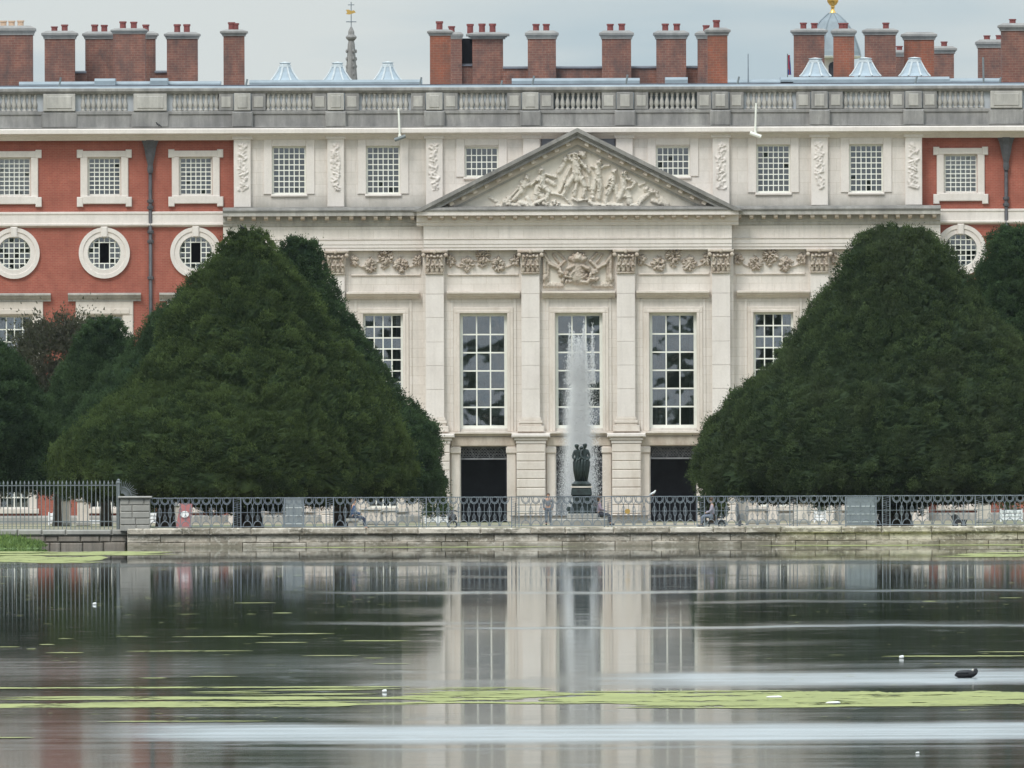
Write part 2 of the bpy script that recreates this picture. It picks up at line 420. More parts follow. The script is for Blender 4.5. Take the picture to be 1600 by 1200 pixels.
def wall_holes(name, mat, x0, x1, z0, z1, holes, Y, depth=.45, parent=palace):
    xs_ = sorted({x0, x1} | {h[0] for h in holes} | {h[1] for h in holes}); zs_ = sorted({z0, z1} | {h[2] for h in holes} | {h[3] for h in holes})
    xs_ = [q for q in xs_ if x0 <= q <= x1]; zs_ = [q for q in zs_ if z0 <= q <= z1]
    mb = MB()
    inside = lambda cx, cz: any(h[0] < cx < h[1] and h[2] < cz < h[3] for h in holes)
    for i in range(len(xs_) - 1):
        for j in range(len(zs_) - 1):
            a, b_, c, d = xs_[i], xs_[i+1], zs_[j], zs_[j+1]
            if not inside((a+b_)/2, (c+d)/2): mb.add([(a, Y, c), (b_, Y, c), (b_, Y, d), (a, Y, d)], [(0, 1, 2, 3)])
    for a, b_, c, d in holes:
        mb.add([(a, Y, c), (b_, Y, c), (b_, Y, d), (a, Y, d), (a, Y+depth, c), (b_, Y+depth, c), (b_, Y+depth, d), (a, Y+depth, d)],
               [(0, 4, 5, 1), (1, 5, 6, 2), (2, 6, 7, 3), (3, 7, 4, 0)])
    mb.add([(x0, Y, z0), (x0, Y+depth, z0), (x0, Y+depth, z1), (x0, Y, z1)], [(0, 1, 2, 3)])
    mb.add([(x1, Y, z0), (x1, Y+depth, z0), (x1, Y+depth, z1), (x1, Y, z1)], [(0, 1, 2, 3)])
    return mb.build(name, mat, parent)

pane_me = MB().box(-.5, .5, -.004, .004, -.5, .5).mesh('pane')
def window(cx, zt, zb, hw, cols, rows, Y, joined=False, bar=.045, blind=0.0, curtain=False, border=.08, tilt=.014, trans=None):
    """a glazed sash: frame and bars, with its panes as sub-parts"""
    mb = MB(); x0, x1 = cx - hw, cx + hw
    mb.box(x0, x1, Y, Y + .09, zt - border, zt); mb.box(x0, x1, Y, Y + .09, zb, zb + border)
    mb.box(x0, x0 + border, Y + .001, Y + .091, zb + border, zt - border); mb.box(x1 - border, x1, Y + .001, Y + .091, zb + border, zt - border)
    gx0, gx1, gz0, gz1 = x0 + border, x1 - border, zb + border, zt - border
    pw, ph = (gx1 - gx0) / cols, (gz1 - gz0) / rows
    for i in range(1, cols): mb.box(gx0 + i*pw - bar/2, gx0 + i*pw + bar/2, Y + .02, Y + .07, gz0, gz1)
    for j in range(1, rows): mb.box(gx0, gx1, Y + .017, Y + .073, gz0 + j*ph - bar*.55, gz0 + j*ph + bar*.55)
    win = mb.build('window', M['white'], palace)
    pm = MB()
    for i in range(cols):
        for j in range(rows):
            c = (gx0 + (i + .5) * pw, Y + .045, gz0 + (j + .5) * ph)
            rx, rz = random.gauss(.004, tilt*.38), random.gauss(0, tilt*.38)
            if joined:
                dy = lambda sx, sz: c[1] + sx*pw/2*math.tan(rz) + sz*ph/2*math.tan(rx)
                pm.add([(c[0]-pw/2, dy(-1,-1), c[2]-ph/2), (c[0]+pw/2, dy(1,-1), c[2]-ph/2), (c[0]+pw/2, dy(1,1), c[2]+ph/2), (c[0]-pw/2, dy(-1,1), c[2]+ph/2)], [(0,1,2,3)])
            else:
                link('pane', pane_me, M['glass'], win, c, (-rx, 0, rz), (pw - .01, 1, ph - .01))
    if joined: tag(pm.build('panes', M['glass'], win), kind='stuff')
    if blind > 0: MB().box(x0 + .05, x1 - .05, Y + .16, Y + .18, zt - .05 - blind * (zt - zb - .1), zt - .05).build('blind', M['blind'], win)
    if curtain:
        k = MB()
        for s in (-1, 1):
            for q in range(5): k.tube([(cx + s*(hw - .09 - q*.06), Y + .3, zb), (cx + s*(hw - .07 - q*.05), Y + .3, zt)], .045, 6)
        k.build('curtain', M['curtain'], win)
    return win

def profile_band(name, x0, x1, pts, Y, mat, parent=palace):
    """moulding: pts (projection, z) from top to bottom along the front; ends returned square"""
    prof = [(Y + .25, pts[0][1])] + [(Y - p, z) for p, z in pts] + [(Y + .25, pts[-1][1])]
    return MB().prism_x(prof, x0, x1).build(name, mat, parent)

Z = fz
GZ = .40
bays_b = [-122, 22, 163, 306, 1502, 1645]
bays_s = [452, 599, 1209, 1354]
bays_c = [756, 905, 1052]
XL, XA, XBc, XR, XE0, XE1 = fx(366), fx(661), fx(1146), fx(1442), fx(-330), fx(1860)
def hole(cx, hw, yt, yb): return (fx(cx - hw), fx(cx + hw), Z(yb), Z(yt))
UP_T, UP_B = 242, 306
for (a, b_, bl) in ((XE0, XL, [q for q in bays_b if q < 400]), (XR, XE1, [q for q in bays_b if q > 400])):
    hs = []
    for cx in bays_b:
        if cx in bl:
            hs += [hole(cx, 26, 243, 303), hole(cx, 27, 365, 419), hole(cx, 28, 490, 648), hole(cx, 24, 742, 792)]
    wall_holes('brick_wall', M['brick'], a, b_, GZ, Z(205), hs, YB)
# upper stone wall, over the whole centre
hs = [hole(cx, 26.5, 227, 302) for cx in bays_s] + [hole(cx, 26.5, 229, 276) for cx in (753, 1052)]
wall_holes('upper_stone_wall', M['stone_wb'], XL, XR, Z(330), Z(205), hs, YS)
for a, b_, bl in ((XL, XA, (452, 599)), (XBc, XR, (1209, 1354))):
    hs = []
    for cx in bl: hs += [hole(cx, 31, 489, 668), hole(cx, 24, 742, 792)]
    wall_holes('stone_wall', M['stone'], a, b_, GZ, Z(330), hs, YS)
hs = []
for cx in bays_c: hs += [hole(cx, 37, 489, 669), hole(cx, 36.5, 697, 822)]
hs = [(h[0], h[1], max(h[2], GZ), h[3]) for h in hs]
wall_holes('central_wall', M['stone'], XA, XBc, GZ, Z(330), hs, YC, .7)
# dark backing behind the openings: the unlit rooms' gloom is its colour
MB().box(XE0, XE1, 972.6, 972.8, GZ, Z(150)).build('interior_dark', M['dark_in'], palace)
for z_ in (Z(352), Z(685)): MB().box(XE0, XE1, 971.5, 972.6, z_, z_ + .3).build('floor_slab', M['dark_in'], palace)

# --- windows
for cx in bays_b:
    c = fx(cx, 270); dark = cx not in (22, 1502)
    window(c, Z(243), Z(303), 26 / S0, 6, 8, YB + .12, True, .042, 0 if dark else 1.0)
    w_ = window(fx(cx), Z(490), Z(648), 28 / S0, 4, 8, YB + .15, False, .05, 0, True)
    w_ = window(fx(cx, 780), Z(742), Z(792), 24 / S0, 4, 3, YB + .15, False, .055)
for cx in bays_s:
    window(fx(cx, 260), Z(227), Z(302), 26.5 / S0, 6, 8, YS + .14, True, .042)
    window(fx(cx, 560), Z(489), Z(668), 31 / S0, 4, 10, YS + .16, False, .055, 0, cx in (599, 1209), .10)
    window(fx(cx, 780), Z(742), Z(792), 24 / S0, 4, 3, YS + .15, False, .055)
for cx in (753, 1052):
    window(fx(cx, 250), Z(229), Z(276), 26.5 / S0, 6, 4, YS + .14, True, .042)
for cx in bays_c:
    window(fx(cx, 560), Z(489), Z(669), 37 / S0, 3, 6, YC + .22, False, .06, 0, cx != 905, .14, .012)

# --- brick wing dressings
for cx in bays_b:
    c = fx(cx, 270); h = 43 / S0; i_ = 26 / S0; e = 37.5 / S0
    mb = MB()
    y0, y1 = YB - .10, YB + .06
    mb.bbox(c - e, c - i_, y0, y1, Z(309), Z(243), .03); mb.bbox(c + i_, c + e, y0, y1, Z(309), Z(243), .03)
    mb.bbox(c - e, c + e, y0 - .003, y1, Z(243), Z(233), .03)
    mb.bbox(c - e, c + e, y0 - .05, y1, Z(316), Z(303), .03)
    for s in (-1, 1):
        a, b_ = sorted((c + s * (e - .12), c + s * h))
        mb.bbox(a, b_, y0 - .03, y1, Z(244), Z(231), .03); mb.bbox(a, b_, y0 - .07, y1, Z(320.5), Z(305), .03)
    mb.build('window_surround', M['white'] if False else M['stone_w'], palace)
    # round window
    c, zc = fx(cx, 392), Z(392.5)
    rg = MB().ring((c, zc), 26 / S0, 40 / S0, YB - .14, YB + .08, 44).build('round_surround', M['stone_w'], palace)
    MB().bbox(c - .16, c + .16, YB - .22, YB, zc + 24 / S0, zc + 41.5 / S0, .05).build('keystone', M['stone_w'], rg)
    mb = MB(); mb.ring((c, zc), 23.2 / S0, 27 / S0, YB + .02, YB + .10, 36)
    R = 24.5 / S0; p_ = 2 * R / 6
    op = cx in (163, 306)
    for k in range(1, 6):
        q = -R + k * p_; hh = math.sqrt(max(0, R*R - q*q)); bw = .022
        if op and k in (3,):
            for s in (-1, 1): mb.box(c + q - bw, c + q + bw, YB + .04, YB + .08, min(zc + s*p_*2.05, zc + s*hh), max(zc + s*p_*2.05, zc + s*hh))
        else: mb.box(c + q - bw, c + q + bw, YB + .04, YB + .08, zc - hh, zc + hh)
        if op and k in (2, 3, 4):
            for s in (-1, 1): mb.box(min(c + s*p_, c + s*hh), max(c + s*p_, c + s*hh), YB + .037, YB + .083, zc + q - bw, zc + q + bw)
        else: mb.box(c - hh, c + hh, YB + .037, YB + .083, zc + q - bw, zc + q + bw)
    win = mb.build('round_window', M['white'], palace)
    pm = MB()
    for i in range(6):
        for j in range(6):
            if op and i in (2, 3) and 1 <= j <= 4: continue
            qx, qz = -R + (i+.5)*p_, -R + (j+.5)*p_
            if qx*qx + qz*qz > (R*1.12)**2: continue
            t1, t2 = random.gauss(0, .012), random.gauss(0, .012); f_ = lambda sx, sz: YB + .06 + sx*p_/2*t1 + sz*p_/2*t2
            pm.add([(c+qx-p_/2, f_(-1,-1), zc+qz-p_/2), (c+qx+p_/2, f_(1,-1), zc+qz-p_/2), (c+qx+p_/2, f_(1,1), zc+qz+p_/2), (c+qx-p_/2, f_(-1,1), zc+qz+p_/2)], [(0,1,2,3)])
    tag(pm.build('panes', M['glass'], win), kind='stuff')
    # tall first-floor window with its hood
    c = fx(cx)
    mb = MB(); i_, e = 28 / S0, 45 / S0
    mb.bbox(c - e, c - i_, YB - .12, YB + .06, Z(655), Z(490), .04); mb.bbox(c + i_, c + e, YB - .12, YB + .06, Z(655), Z(490), .04)
    mb.bbox(c - e, c + e, YB - .123, YB + .06, Z(490), Z(468), .03)
    mb.bbox(c - e + .18, c + e - .18, YB - .17, YB + .06, Z(488), Z(480), .02)
    mb.build('window_surround', M['stone_y'], palace)
    profile_band('window_hood', c - 57/S0, c + 57/S0, [(.20, Z(455)), (.42, Z(456.2)), (.42, Z(458.5)), (.32, Z(460)), (.26, Z(463)), (.14, Z(465.5)), (.14, Z(468))], YB, M['parapet_l'])
    # ground-floor window
    c = fx(cx, 780); i_, e = 24 / S0, 36 / S0
    mb = MB()
    for s in (-1, 1):
        a, b_ = sorted((c + s*i_, c + s*e)); mb.bbox(a, b_, YB - .1, YB + .06, Z(792), Z(725), .03)
    mb.bbox(c - e, c + e, YB - .103, YB + .06, Z(742), Z(725), .03)
    mb.bbox(c - e - .08, c + e + .08, YB - .2, YB + .06, Z(800), Z(792), .03)
    mb.build('window_surround', M['stone_y'], palace)
# ground-floor frames in the stone part
for cx in bays_s:
    c = fx(cx, 780); i_, e = 24 / S0, 36 / S0; mb = MB()
    for s in (-1, 1):
        a, b_ = sorted((c + s*i_, c + s*e)); mb.bbox(a, b_, YS - .1, YS + .06, Z(792), Z(725), .03)
    mb.bbox(c - e, c + e, YS - .103, YS + .06, Z(742), Z(725), .03)
    mb.bbox(c - e - .08, c + e + .08, YS - .2, YS + .06, Z(800), Z(792), .03)
    mb.build('window_surround', M['stone_y'], palace)
# plinths and string courses of the wings
for a, b_, Yp in ((XE0, XL, YB), (XL, XA, YS), (XBc, XR, YS), (XR, XE1, YB)):
    MB().prism_x([(Yp + .1, GZ - .2), (Yp - .22, GZ - .2), (Yp - .22, Z(806)), (Yp - .12, Z(803)), (Yp + .1, Z(803))], a + .004, b_ - .004).build('plinth', M['plinth'], palace)
for a, b_ in ((XE0, XL), (XR, XE1)):
    profile_band('string_course', a, b_, [(.05, Z(328)), (.16, Z(329)), (.16, Z(331.5)), (.12, Z(333)), (.12, Z(346)), (.22, Z(347)), (.22, Z(349.5)), (.06, Z(352.5))], YB, M['stone_w'])
    profile_band('string_course', a, b_, [(.05, Z(664)), (.18, Z(665)), (.18, Z(676)), (.05, Z(680))], YB, M['stone_y'])

# --- drainpipes
for px_ in (235, 1573):
    c = fx(px_, 300); zt = Z(214.5); y0 = YB - .34
    mb = MB()
    mb.lathe(c, YB - .2, [(.12, Z(268)), (.15, Z(262)), (.13, Z(255)), (.24, Z(240)), (.30, Z(228)), (.42, Z(217)), (.42, zt)], 8, 0, PI/8, 1, .7)
    hp = mb.build('hopper_head', M['pipe'], palace)
    pp = MB().tube([(c, YB - .14, GZ), (c, YB - .14, Z(266))], .085, 8).build('drainpipe', M['pipe'], palace, True)
    for yy in (312, 322, 360, 375, 432, 492, 560, 620):
        MB().lathe(c, YB - .14, [(.10, -.09), (.15, -.05), (.15, .05), (.10, .09)], 8, Z(yy)).build('pipe_collar', M['pipe'], pp)

# --- stone upper storey: framed windows and carved strips
for cx in bays_s + [753, 1052]:
    c = fx(cx, 260); yb = 302 if cx in bays_s else 276
    i_, e = 26.5 / S0, 40 / S0; mb = MB()
    for s in (-1, 1):
        a, b_ = sorted((c + s*i_, c + s*e)); mb.bbox(a, b_, YS - .07, YS + .05, Z(yb), Z(216), .025)
    mb.bbox(c - i_, c + i_, YS - .073, YS + .05, Z(227), Z(216), .025)
    mb.bbox(c - i_ - .06, c + i_ + .06, YS - .12, YS + .05, Z(yb + 4), Z(yb), .03)
    mb.build('window_surround', M['stone_w'], palace)

def relief(name, x0, x1, z0, z1, Y, caps, mat, parent, res=.05, rough=.02, clip=None, base=.0, seed=1, mat2=None):
    """carved relief: a height field of rounded limbs, drapery and leaves standing out from a slab"""
    nx_, nz_ = max(3, int((x1 - x0) / res)), max(3, int((z1 - z0) / res))
    X, Zg = np.meshgrid(np.linspace(x0, x1, nx_), np.linspace(z0, z1, nz_)); H = np.zeros_like(X)
    for (ax, az, bx, bz, r, hgt) in caps:
        dx, dz = bx - ax, bz - az; l2 = dx*dx + dz*dz + 1e-9
        tt = np.clip(((X - ax)*dx + (Zg - az)*dz) / l2, 0, 1)
        d = np.hypot(X - ax - tt*dx, Zg - az - tt*dz)
        H = np.maximum(H, hgt * np.sqrt(np.clip(1 - (d / r)**2, 0, 1)))
    rg = np.random.default_rng(seed)
    H = H + (rg.random(H.shape) - .5) * rough * (H > .01) * 2
    V = np.stack([X.ravel(), Y - base - H.ravel(), Zg.ravel()], -1)
    id_ = np.arange(nx_*nz_).reshape(nz_, nx_)
    F = np.stack([id_[:-1, :-1], id_[:-1, 1:], id_[1:, 1:], id_[1:, :-1]], -1).reshape(-1, 4)
    if clip is not None:
        cx_ = V[F].mean(1); F = F[clip(cx_[:, 0], cx_[:, 2])]
    me = np_mesh(name, V, F, mat)
    if mat2:
        me.materials.append(mat2); hf = H.ravel()[F].mean(1)
        me.polygons.foreach_set('material_index', (hf > .045).astype(np.int32))
    return link(name, me, None, parent)

for pxc in (379, 525, 679, 831, 976, 1127, 1281, 1428):
    c = fx(pxc, 260); hw = 13.2 / S0
    st = MB(); st.bbox(c - hw, c + hw, YS - .22, YS + .05, Z(322), Z(214), .02)
    st.bbox(c - hw - .08, c + hw + .08, YS - .30, YS + .05, Z(216), Z(209), .03)
    st.build('pilaster_strip', M['stone_w'], palace)
    if pxc in (831, 976): continue
    rg = np.random.default_rng(pxc); caps = []
    z = Z(296)
    while z < Z(226):
        s = rg.uniform(-.16, .16); l = rg.uniform(.12, .26); an = rg.uniform(.2, 2.9)
        caps.append((c + s, z, c + s + l*math.cos(an)*.7, z + l*math.sin(an), rg.uniform(.03, .06), rg.uniform(.05, .10)))
        caps.append((c + rg.uniform(-.2, .2), z, c + rg.uniform(-.2, .2), z + .1, rg.uniform(.03, .05), rg.uniform(.04, .09)))
        z += .10
    caps.append((c, Z(296), c, Z(224), .035, .05))
    relief('carved_drop', c - .27, c + .27, Z(300), Z(221), YS - .222, caps, M['stone_w'], palace, .035, .02, seed=pxc)

for a, b_ in ((846, 893), (912, 962)): MB().bbox(fx(a, 220), fx(b_, 220), YS - .06, YS + .03, Z(250), Z(209), .03).build('attic_dark_slab', M['lead_d'], palace)  # proud slabs; the dark of the window recess is put into their colour
# --- attic cornice and parapet
profile_band('attic_cornice', XE0, XE1, [(.30, Z(198)), (.62, Z(199)), (.66, Z(200.5)), (.66, Z(206.5)), (.58, Z(208.2)), (.34, Z(209.2)), (.30, Z(211.5)), (.16, Z(214.2)), (.05, Z(217))], YS, M['stone_w'])
profile_band('parapet_base', XE0, XE1, [(.10, Z(171)), (.16, Z(172)), (.16, Z(176)), (.10, Z(178)), (.12, Z(196)), (.2, Z(197.9))], YS, M['parapet'])
profile_band('parapet_rail', XE0, XE1, [(.12, Z(135.2)), (.26, Z(136.2)), (.26, Z(140)), (.18, Z(142.5)), (.12, Z(144.6))], YS, M['parapet'])
# dirt ledge along the top of the cornice
MB().box(XE0, XE1, YS - .52, YS - .09, Z(197.9), Z(196.8)).build('lead_flashing', M['cornice_d'], palace)
peds = [(-193, 25), (-50, 25), (93, 25), (235, 26), (379, 13), (525, 13), (679, 13), (829, 13), (977, 13), (1126, 13), (1281, 13), (1428, 13), (1573, 25), (1716, 25)]
for pxc, h in peds:
    c = fx(pxc, 160); hw = h / S0; pr = .30 if h < 20 else .24
    MB().bbox(c - hw - .1, c + hw + .1, YS - pr - .05 if h < 20 else YS - .19, YS + .2, Z(197.6), Z(172.5), .06).build('parapet_block', M['parapet'], palace)
    mb = MB(); mb.bbox(c - hw, c + hw, YS - pr, YS + .2, Z(171), Z(144), .02)
    p_ = mb.build('parapet_pedestal', M['parapet_l'] if h > 20 or pxc in (379, 525, 679, 829) else M['parapet'], palace)
    MB().bbox(c - hw + .16, c + hw - .16, YS - pr - .035, YS - pr + .02, Z(167), Z(148), .02).build('panel', M['parapet_l'], p_)
    if h < 20:
        for s in (-1, 1):
            cc = c + s * (hw + .36)
            q = MB().bbox(cc - .33, cc + .33, YS - .16, YS + .2, Z(171), Z(144.5), .02).build('parapet_block', M['parapet'], palace)
            MB().bbox(cc - .22, cc + .22, YS - .19, YS - .1, Z(166), Z(149), .02).build('panel', M['parapet_l'], q)
bal = MB().lathe(0, 0, [(.115, 0), (.115, .05), (.06, .08), (.075, .13), (.115, .25), (.10, .36), (.058, .52), (.05, .60), (.085, .64), (.055, .68), (.1, .73), (.1, .78)], 8).mesh('baluster', True)
for pxc in (-122, 22, 163, 306, 452, 602, 754, 904, 1051, 1203, 1355, 1502, 1645):
    wide = 40; wsh = 46
    c = fx(pxc, 160); rail_back = M['board']
    bay_ = MB().box(c - wsh / S0, c + wsh / S0, YS + (.24 if pxc in (904, 1051) else .05), YS + .27, Z(171), Z(144.5)).build('parapet_sheet', M['lead'] if pxc in (904, 1051) else rail_back, palace)
    nb = 9
    for k in range(nb):
        xk = c + (k - (nb - 1) / 2) * (2 * (wide - 3) / S0 / nb)
        sh = link('baluster', bal, M['parapet_l'], bay_, (xk, YS + .02, Z(171)), scale=(1, 1, (Z(144.5) - Z(171)) / .78))

# --- lead roofs behind the parapet
rf = MB().prism_x([(971.2, Z(139)), (972.0, Z(131.5)), (975, Z(130.2)), (1040, Z(126)), (1040, Z(170)), (971.2, Z(170))], XE0, XE1).build('roof', M['lead'], palace)
MB().box(XE0, XE1, 973.6, 973.9, Z(133), Z(128.6)).build('roof_gutter', M['lead_d'], rf)
for a, b_, yt, d in ((390, 660, 124.5, 985), (800, 1000, 122, 984), (30, 345, 127, 985), (1220, 1484, 120, 990), (1040, 1075, 120.5, 983), (148, 180, 122.5, 983), (235, 262, 122, 983), (1125, 1240, 124, 990), (1484, 1600, 122, 990)):
    x0, z0 = P(a, yt, d); x1, z1 = P(b_, yt, d); z = P((a+b_)/2, yt, d)[1]
    MB().prism_x([(d, z - .45), (d, z - .12), (d + .3, z), (d + 3, z + .03), (d + 3, z - .5)], x0, x1).build('roof_ridge', M['lead'], rf)
rg = np.random.default_rng(5)
for px_, y0, y1 in ((92, 121, 138), (781, 126, 140), (831, 119, 134), (977, 117, 134), (655, 121, 137), (383, 124, 138), (1151, 120, 133), (1429, 119, 131), (1537, 90, 131), (1560, 121, 131)):
    x0, z0 = P(px_, y1, 973); x1, z1 = P(px_ + (4 if px_ != 1537 else -1), y0, 973)
    MB().tube([(x0, 972.4, z0 - .15), (x1, 972.4, z1)], .045, 6).build('roof_bracket', M['iron_p'], rf)

# --- chimneys
def chimney(x0, x1, yt, yb, c0, c1, cx0, cx1, pots, d, mat, depth=1.3, potmat=None):
    """body x0..x1 from yt down to yb; cap c0..c1 over cx0..cx1"""
    xm = (x0 + x1) / 2; s = FPX / d
    X0, _ = P(x0, yt, d); X1, _ = P(x1, yt, d); zt = P(xm, yt, d)[1]; zb = P(xm, yb, d)[1] - 1.2
    body = MB().box(X0, X1, d, d + depth, zb, zt).build('chimney', mat, palace)
    A, _ = P(cx0, c0, d); B, _ = P(cx1, c0, d); z0 = P(xm, c0, d)[1]; hc = z0 - zt; o_ = (B - A - (X1 - X0)) / 2
    mb = MB()
    def lay(f, za, zb_):
        mb.box(X0 - o_*f, X1 + o_*f, d - o_*f, d + depth + o_*f, za, zb_)
    lay(.35, zt - .02, zt + hc*.22); lay(.62, zt + hc*.22, zt + hc*.42); lay(1.0, zt + hc*.42, zt + hc*.70)
    k = .55
    mb.add([(X0-o_, d-o_, zt+hc*.7), (X1+o_, d-o_, zt+hc*.7), (X1+o_, d+depth+o_, zt+hc*.7), (X0-o_, d+depth+o_, zt+hc*.7),
            (X0+o_*k, d+o_*k, z0), (X1-o_*k, d+o_*k, z0), (X1-o_*k, d+depth-o_*k, z0), (X0+o_*k, d+depth-o_*k, z0)],
           [(0,1,5,4), (1,2,6,5), (2,3,7,6), (3,0,4,7), (4,5,6,7)])
    mb.build('chimney_cap', M['cap'], body)
    for px_, pt in pots:
        xx, z = P(px_, pt, d); hp = z - z0 + .05; r = .155
        MB().lathe(xx, d + depth/2, [(r*.95, -.05), (r*.92, hp*.72), (r*1.12, hp*.76), (r*1.12, hp), (r*.8, hp), (r*.75, hp*.6)], 10, z0).build('chimney_pot', potmat or M['pot'], body)
    return body
CH = M['chim']; CO = M['chim_o']
chimney(-40, 51, 54, 127, 40, 54, -46, 55, [(5, 33.5), (18, 33.5), (32, 33)], 988, CH, 1.6, M['pot_c'])
chimney(70, 117, 60, 128, 48, 60, 64, 121, [(85, 42.5), (101, 39.5)], 1004, CH)
chimney(133.5, 243, 60, 127, 49, 60, 129, 248, [(148, 39.5), (163, 40), (228, 39.5)], 1006, CH, 1.2)
chimney(177, 227, 52, 126, 44, 52, 173, 231, [(192, 34.5), (209, 35)], 1000, CH, 1.6)
chimney(261, 309, 60, 127, 50, 60, 256, 313, [(277, 39), (292, 39)], 1004, CH)
chimney(349.5, 382, 55.5, 138, 46, 55.5, 343.5, 387, [(362, 36), (368, 37.5)], 974.5, CH, 1.1)
chimney(672, 704.5, 55, 137.5, 46, 55, 666.5, 708, [(687, 34.5)], 974.5, CO, 1.1)
chimney(704, 722, 60, 128, 50, 60, 701, 724, [(706, 42)], 1003, CH)
chimney(738.5, 786.5, 60, 128, 50, 60, 722, 790, [(735, 38.5), (753.5, 38), (770, 38)], 1003, CH)
chimney(825, 869, 60, 128, 47.5, 60, 820.5, 873.5, [(838, 38.5), (854, 38.5)], 1002, CH)
chimney(941, 986.5, 60, 128, 47.5, 60, 936, 990.5, [(954, 38.5), (972, 38)], 1002, CH)
chimney(1026, 1072.5, 60, 128, 47.5, 60, 1020.5, 1077, [(1040, 38), (1058, 38)], 1002, CH)
chimney(1090.5, 1118, 60, 128, 48, 60, 1086, 1122, [(1104, 40.5)], 1002, CH)
chimney(1106, 1137, 54.5, 136, 43, 54.5, 1100.5, 1141.5, [(1120, 32.5)], 974.5, CO, 1.1)
chimney(1241, 1288.5, 54, 121, 44.5, 54, 1235.5, 1293.5, [(1256, 36.5), (1273, 37)], 1010, CH)
chimney(1303, 1335, 56, 119, 44.5, 56, 1298, 1338.5, [(1316, 37), (1321, 37)], 1003, CO)
chimney(1352, 1400, 54, 121, 44.5, 54, 1347, 1404, [(1385, 36.5)], 1010, CH)
chimney(1398, 1416, 88, 124, 78, 88, 1396, 1420, [(1406, 73)], 1030, CH)
chimney(1413.5, 1460, 61.5, 121, 50, 61.5, 1408, 1464.5, [], 1011, CO)
chimney(1456, 1491, 83, 122, 72, 83, 1452, 1497, [(1476, 66)], 1028, CH)
chimney(1529, 1572, 74, 122, 61.5, 74, 1523.5, 1575, [(1543, 56.5), (1562, 56)], 1004, CH)
chimney(1565, 1606, 47.5, 131, 36, 47.5, 1560.5, 1612, [(1583, 31)], 974.5, CH, 1.1)
# brick curtain between the two halves of the open stack, and the low linking walls
def link_wall(x0, x1, yt, yb, d, coping=True):
    X0, z0 = P(x0, yt, d); X1, z1 = P(x1, yt, d); zb = P((x0+x1)/2, yb, d)[1] - 1
    q = MB().box(X0, X1, d, d + .5, zb, P((x0+x1)/2, yt, d)[1]).build('linking_wall', CH, palace)
    if coping:
        z = P((x0+x1)/2, yt, d)[1]; MB().prism_x([(d - .08, z), (d - .08, z + .05), (d + .25, z + .12), (d + .58, z + .05), (d + .58, z)], X0, X1).build('coping', M['lead_d'], q)
link_wall(721, 740, 103, 128, 1003.3); link_wall(786, 1094, 107, 128, 1002.6)
link_wall(116, 135, 114.5, 127, 1005); link_wall(242, 263, 114, 127, 1005)
MB().box(P(722, 60, 1005)[0], P(739, 60, 1005)[0], 1004.0, 1004.3, P(730, 103, 1004)[1], P(730, 60, 1004)[1]).build('stack_gap_dark', M['dark_in'], palace)  # dark sheet in the gap: shade of the opening painted by colour

# --- skylights
for px_, hw, tw, y0, y1, y2 in ((445.5, 24, 9, 97.5, 104, 126), (527.5, 24, 9, 97.5, 104, 126), (606, 24, 9, 97, 103.5, 126), (1275, 26, 10.5, 91, 97, 119), (1353, 26, 10.5, 90.5, 96.5, 118.5), (1430, 26, 10.5, 90, 96, 118.5)):
    d = 993; s = FPX / d; c, zt = P(px_, y0, d); zm = P(px_, y1, d)[1]; zb = P(px_, y2, d)[1]
    H_ = zm - zb; a_, b_ = tw / s, hw / s
    prof = [(b_, 0), (b_ * .82, H_ * .2), (a_ * 1.45, H_ * .62), (a_, H_)]
    sk = MB().lathe(c, d + 1, prof, 8, zb, PI / 8).build('skylight', M['skyl'], palace)
    cp = MB().lathe(c, d + 1, [(a_*1.1, -.02), (a_*1.1, .08), (a_*.95, .1), (a_*.95, (zt-zm)*.8), (a_*1.15, zt - zm), (.02, zt - zm + .05)], 8, zm, PI/8).build('skylight_cap', M['iron_w'], sk)
    rb = MB()
    for k in range(8):
        an = PI / 8 + 2 * PI * k / 8
        rb.tube([(c + r*1.02*math.cos(an), d + 1 + r*1.02*math.sin(an), zb + h) for r, h in prof], .05, 5)
    rb.build('glazing_rib', M['iron_w'], sk)

# --- entablature: sides, then the projecting centre
def entab(x0, x1, Y, tag_, step=.56):
    top = M['cornice_d']
    ov = .36 if tag_ else 0.0
    profile_band('cornice', x0 - ov, x1 + ov, [(.34, Z(322.5)), (.66, Z(324.5)), (.72, Z(327.5)), (.70, Z(329.5))], Y, top)
    profile_band('cornice_fascia', x0 - ov*.85 + .003, x1 + ov*.85 - .003, [(.64, Z(329.7)), (.64, Z(336.4)), (.20, Z(337.2)), (.20, Z(346)), (.12, Z(347.5)), (.10, Z(351.5)), (.05, Z(353))], Y, M['stone_w'] if tag_ else M['parapet_l'])
    profile_band('frieze', x0 + .006, x1 - .006, [(.05, Z(353.2)), (.05, Z(372))], Y, M['stone'])
    profile_band('architrave', x0 + .009, x1 - .009, [(.16, Z(372.2)), (.18, Z(373)), (.13, Z(375)), (.13, Z(381)), (.10, Z(381.5)), (.10, Z(386)), (.06, Z(386.5)), (.06, Z(390.5))], Y, M['stone_w'])
    k = 0; x = x0 + .3
    mod = bpy.data.meshes.get('modillion') or MB().add([(-.10, 0, .27), (.10, 0, .27), (.10, -.40, .27), (-.10, -.40, .27), (-.10, 0, .06), (.10, 0, .06), (.085, -.18, .07), (-.085, -.18, .07), (-.08, -.38, .15), (.08, -.38, .15)],
          [(0,1,2,3), (3,2,9,8), (8,9,6,7), (7,6,5,4), (0,3,8,7,4), (1,5,6,9,2)]).mesh('modillion')
    while x < x1 - .15:
        link('modillion', mod, M['carved'], palace, (x, Y - .19, Z(345.3))); x += step
entab(fx(349), XA + .02, YS - .32, False)
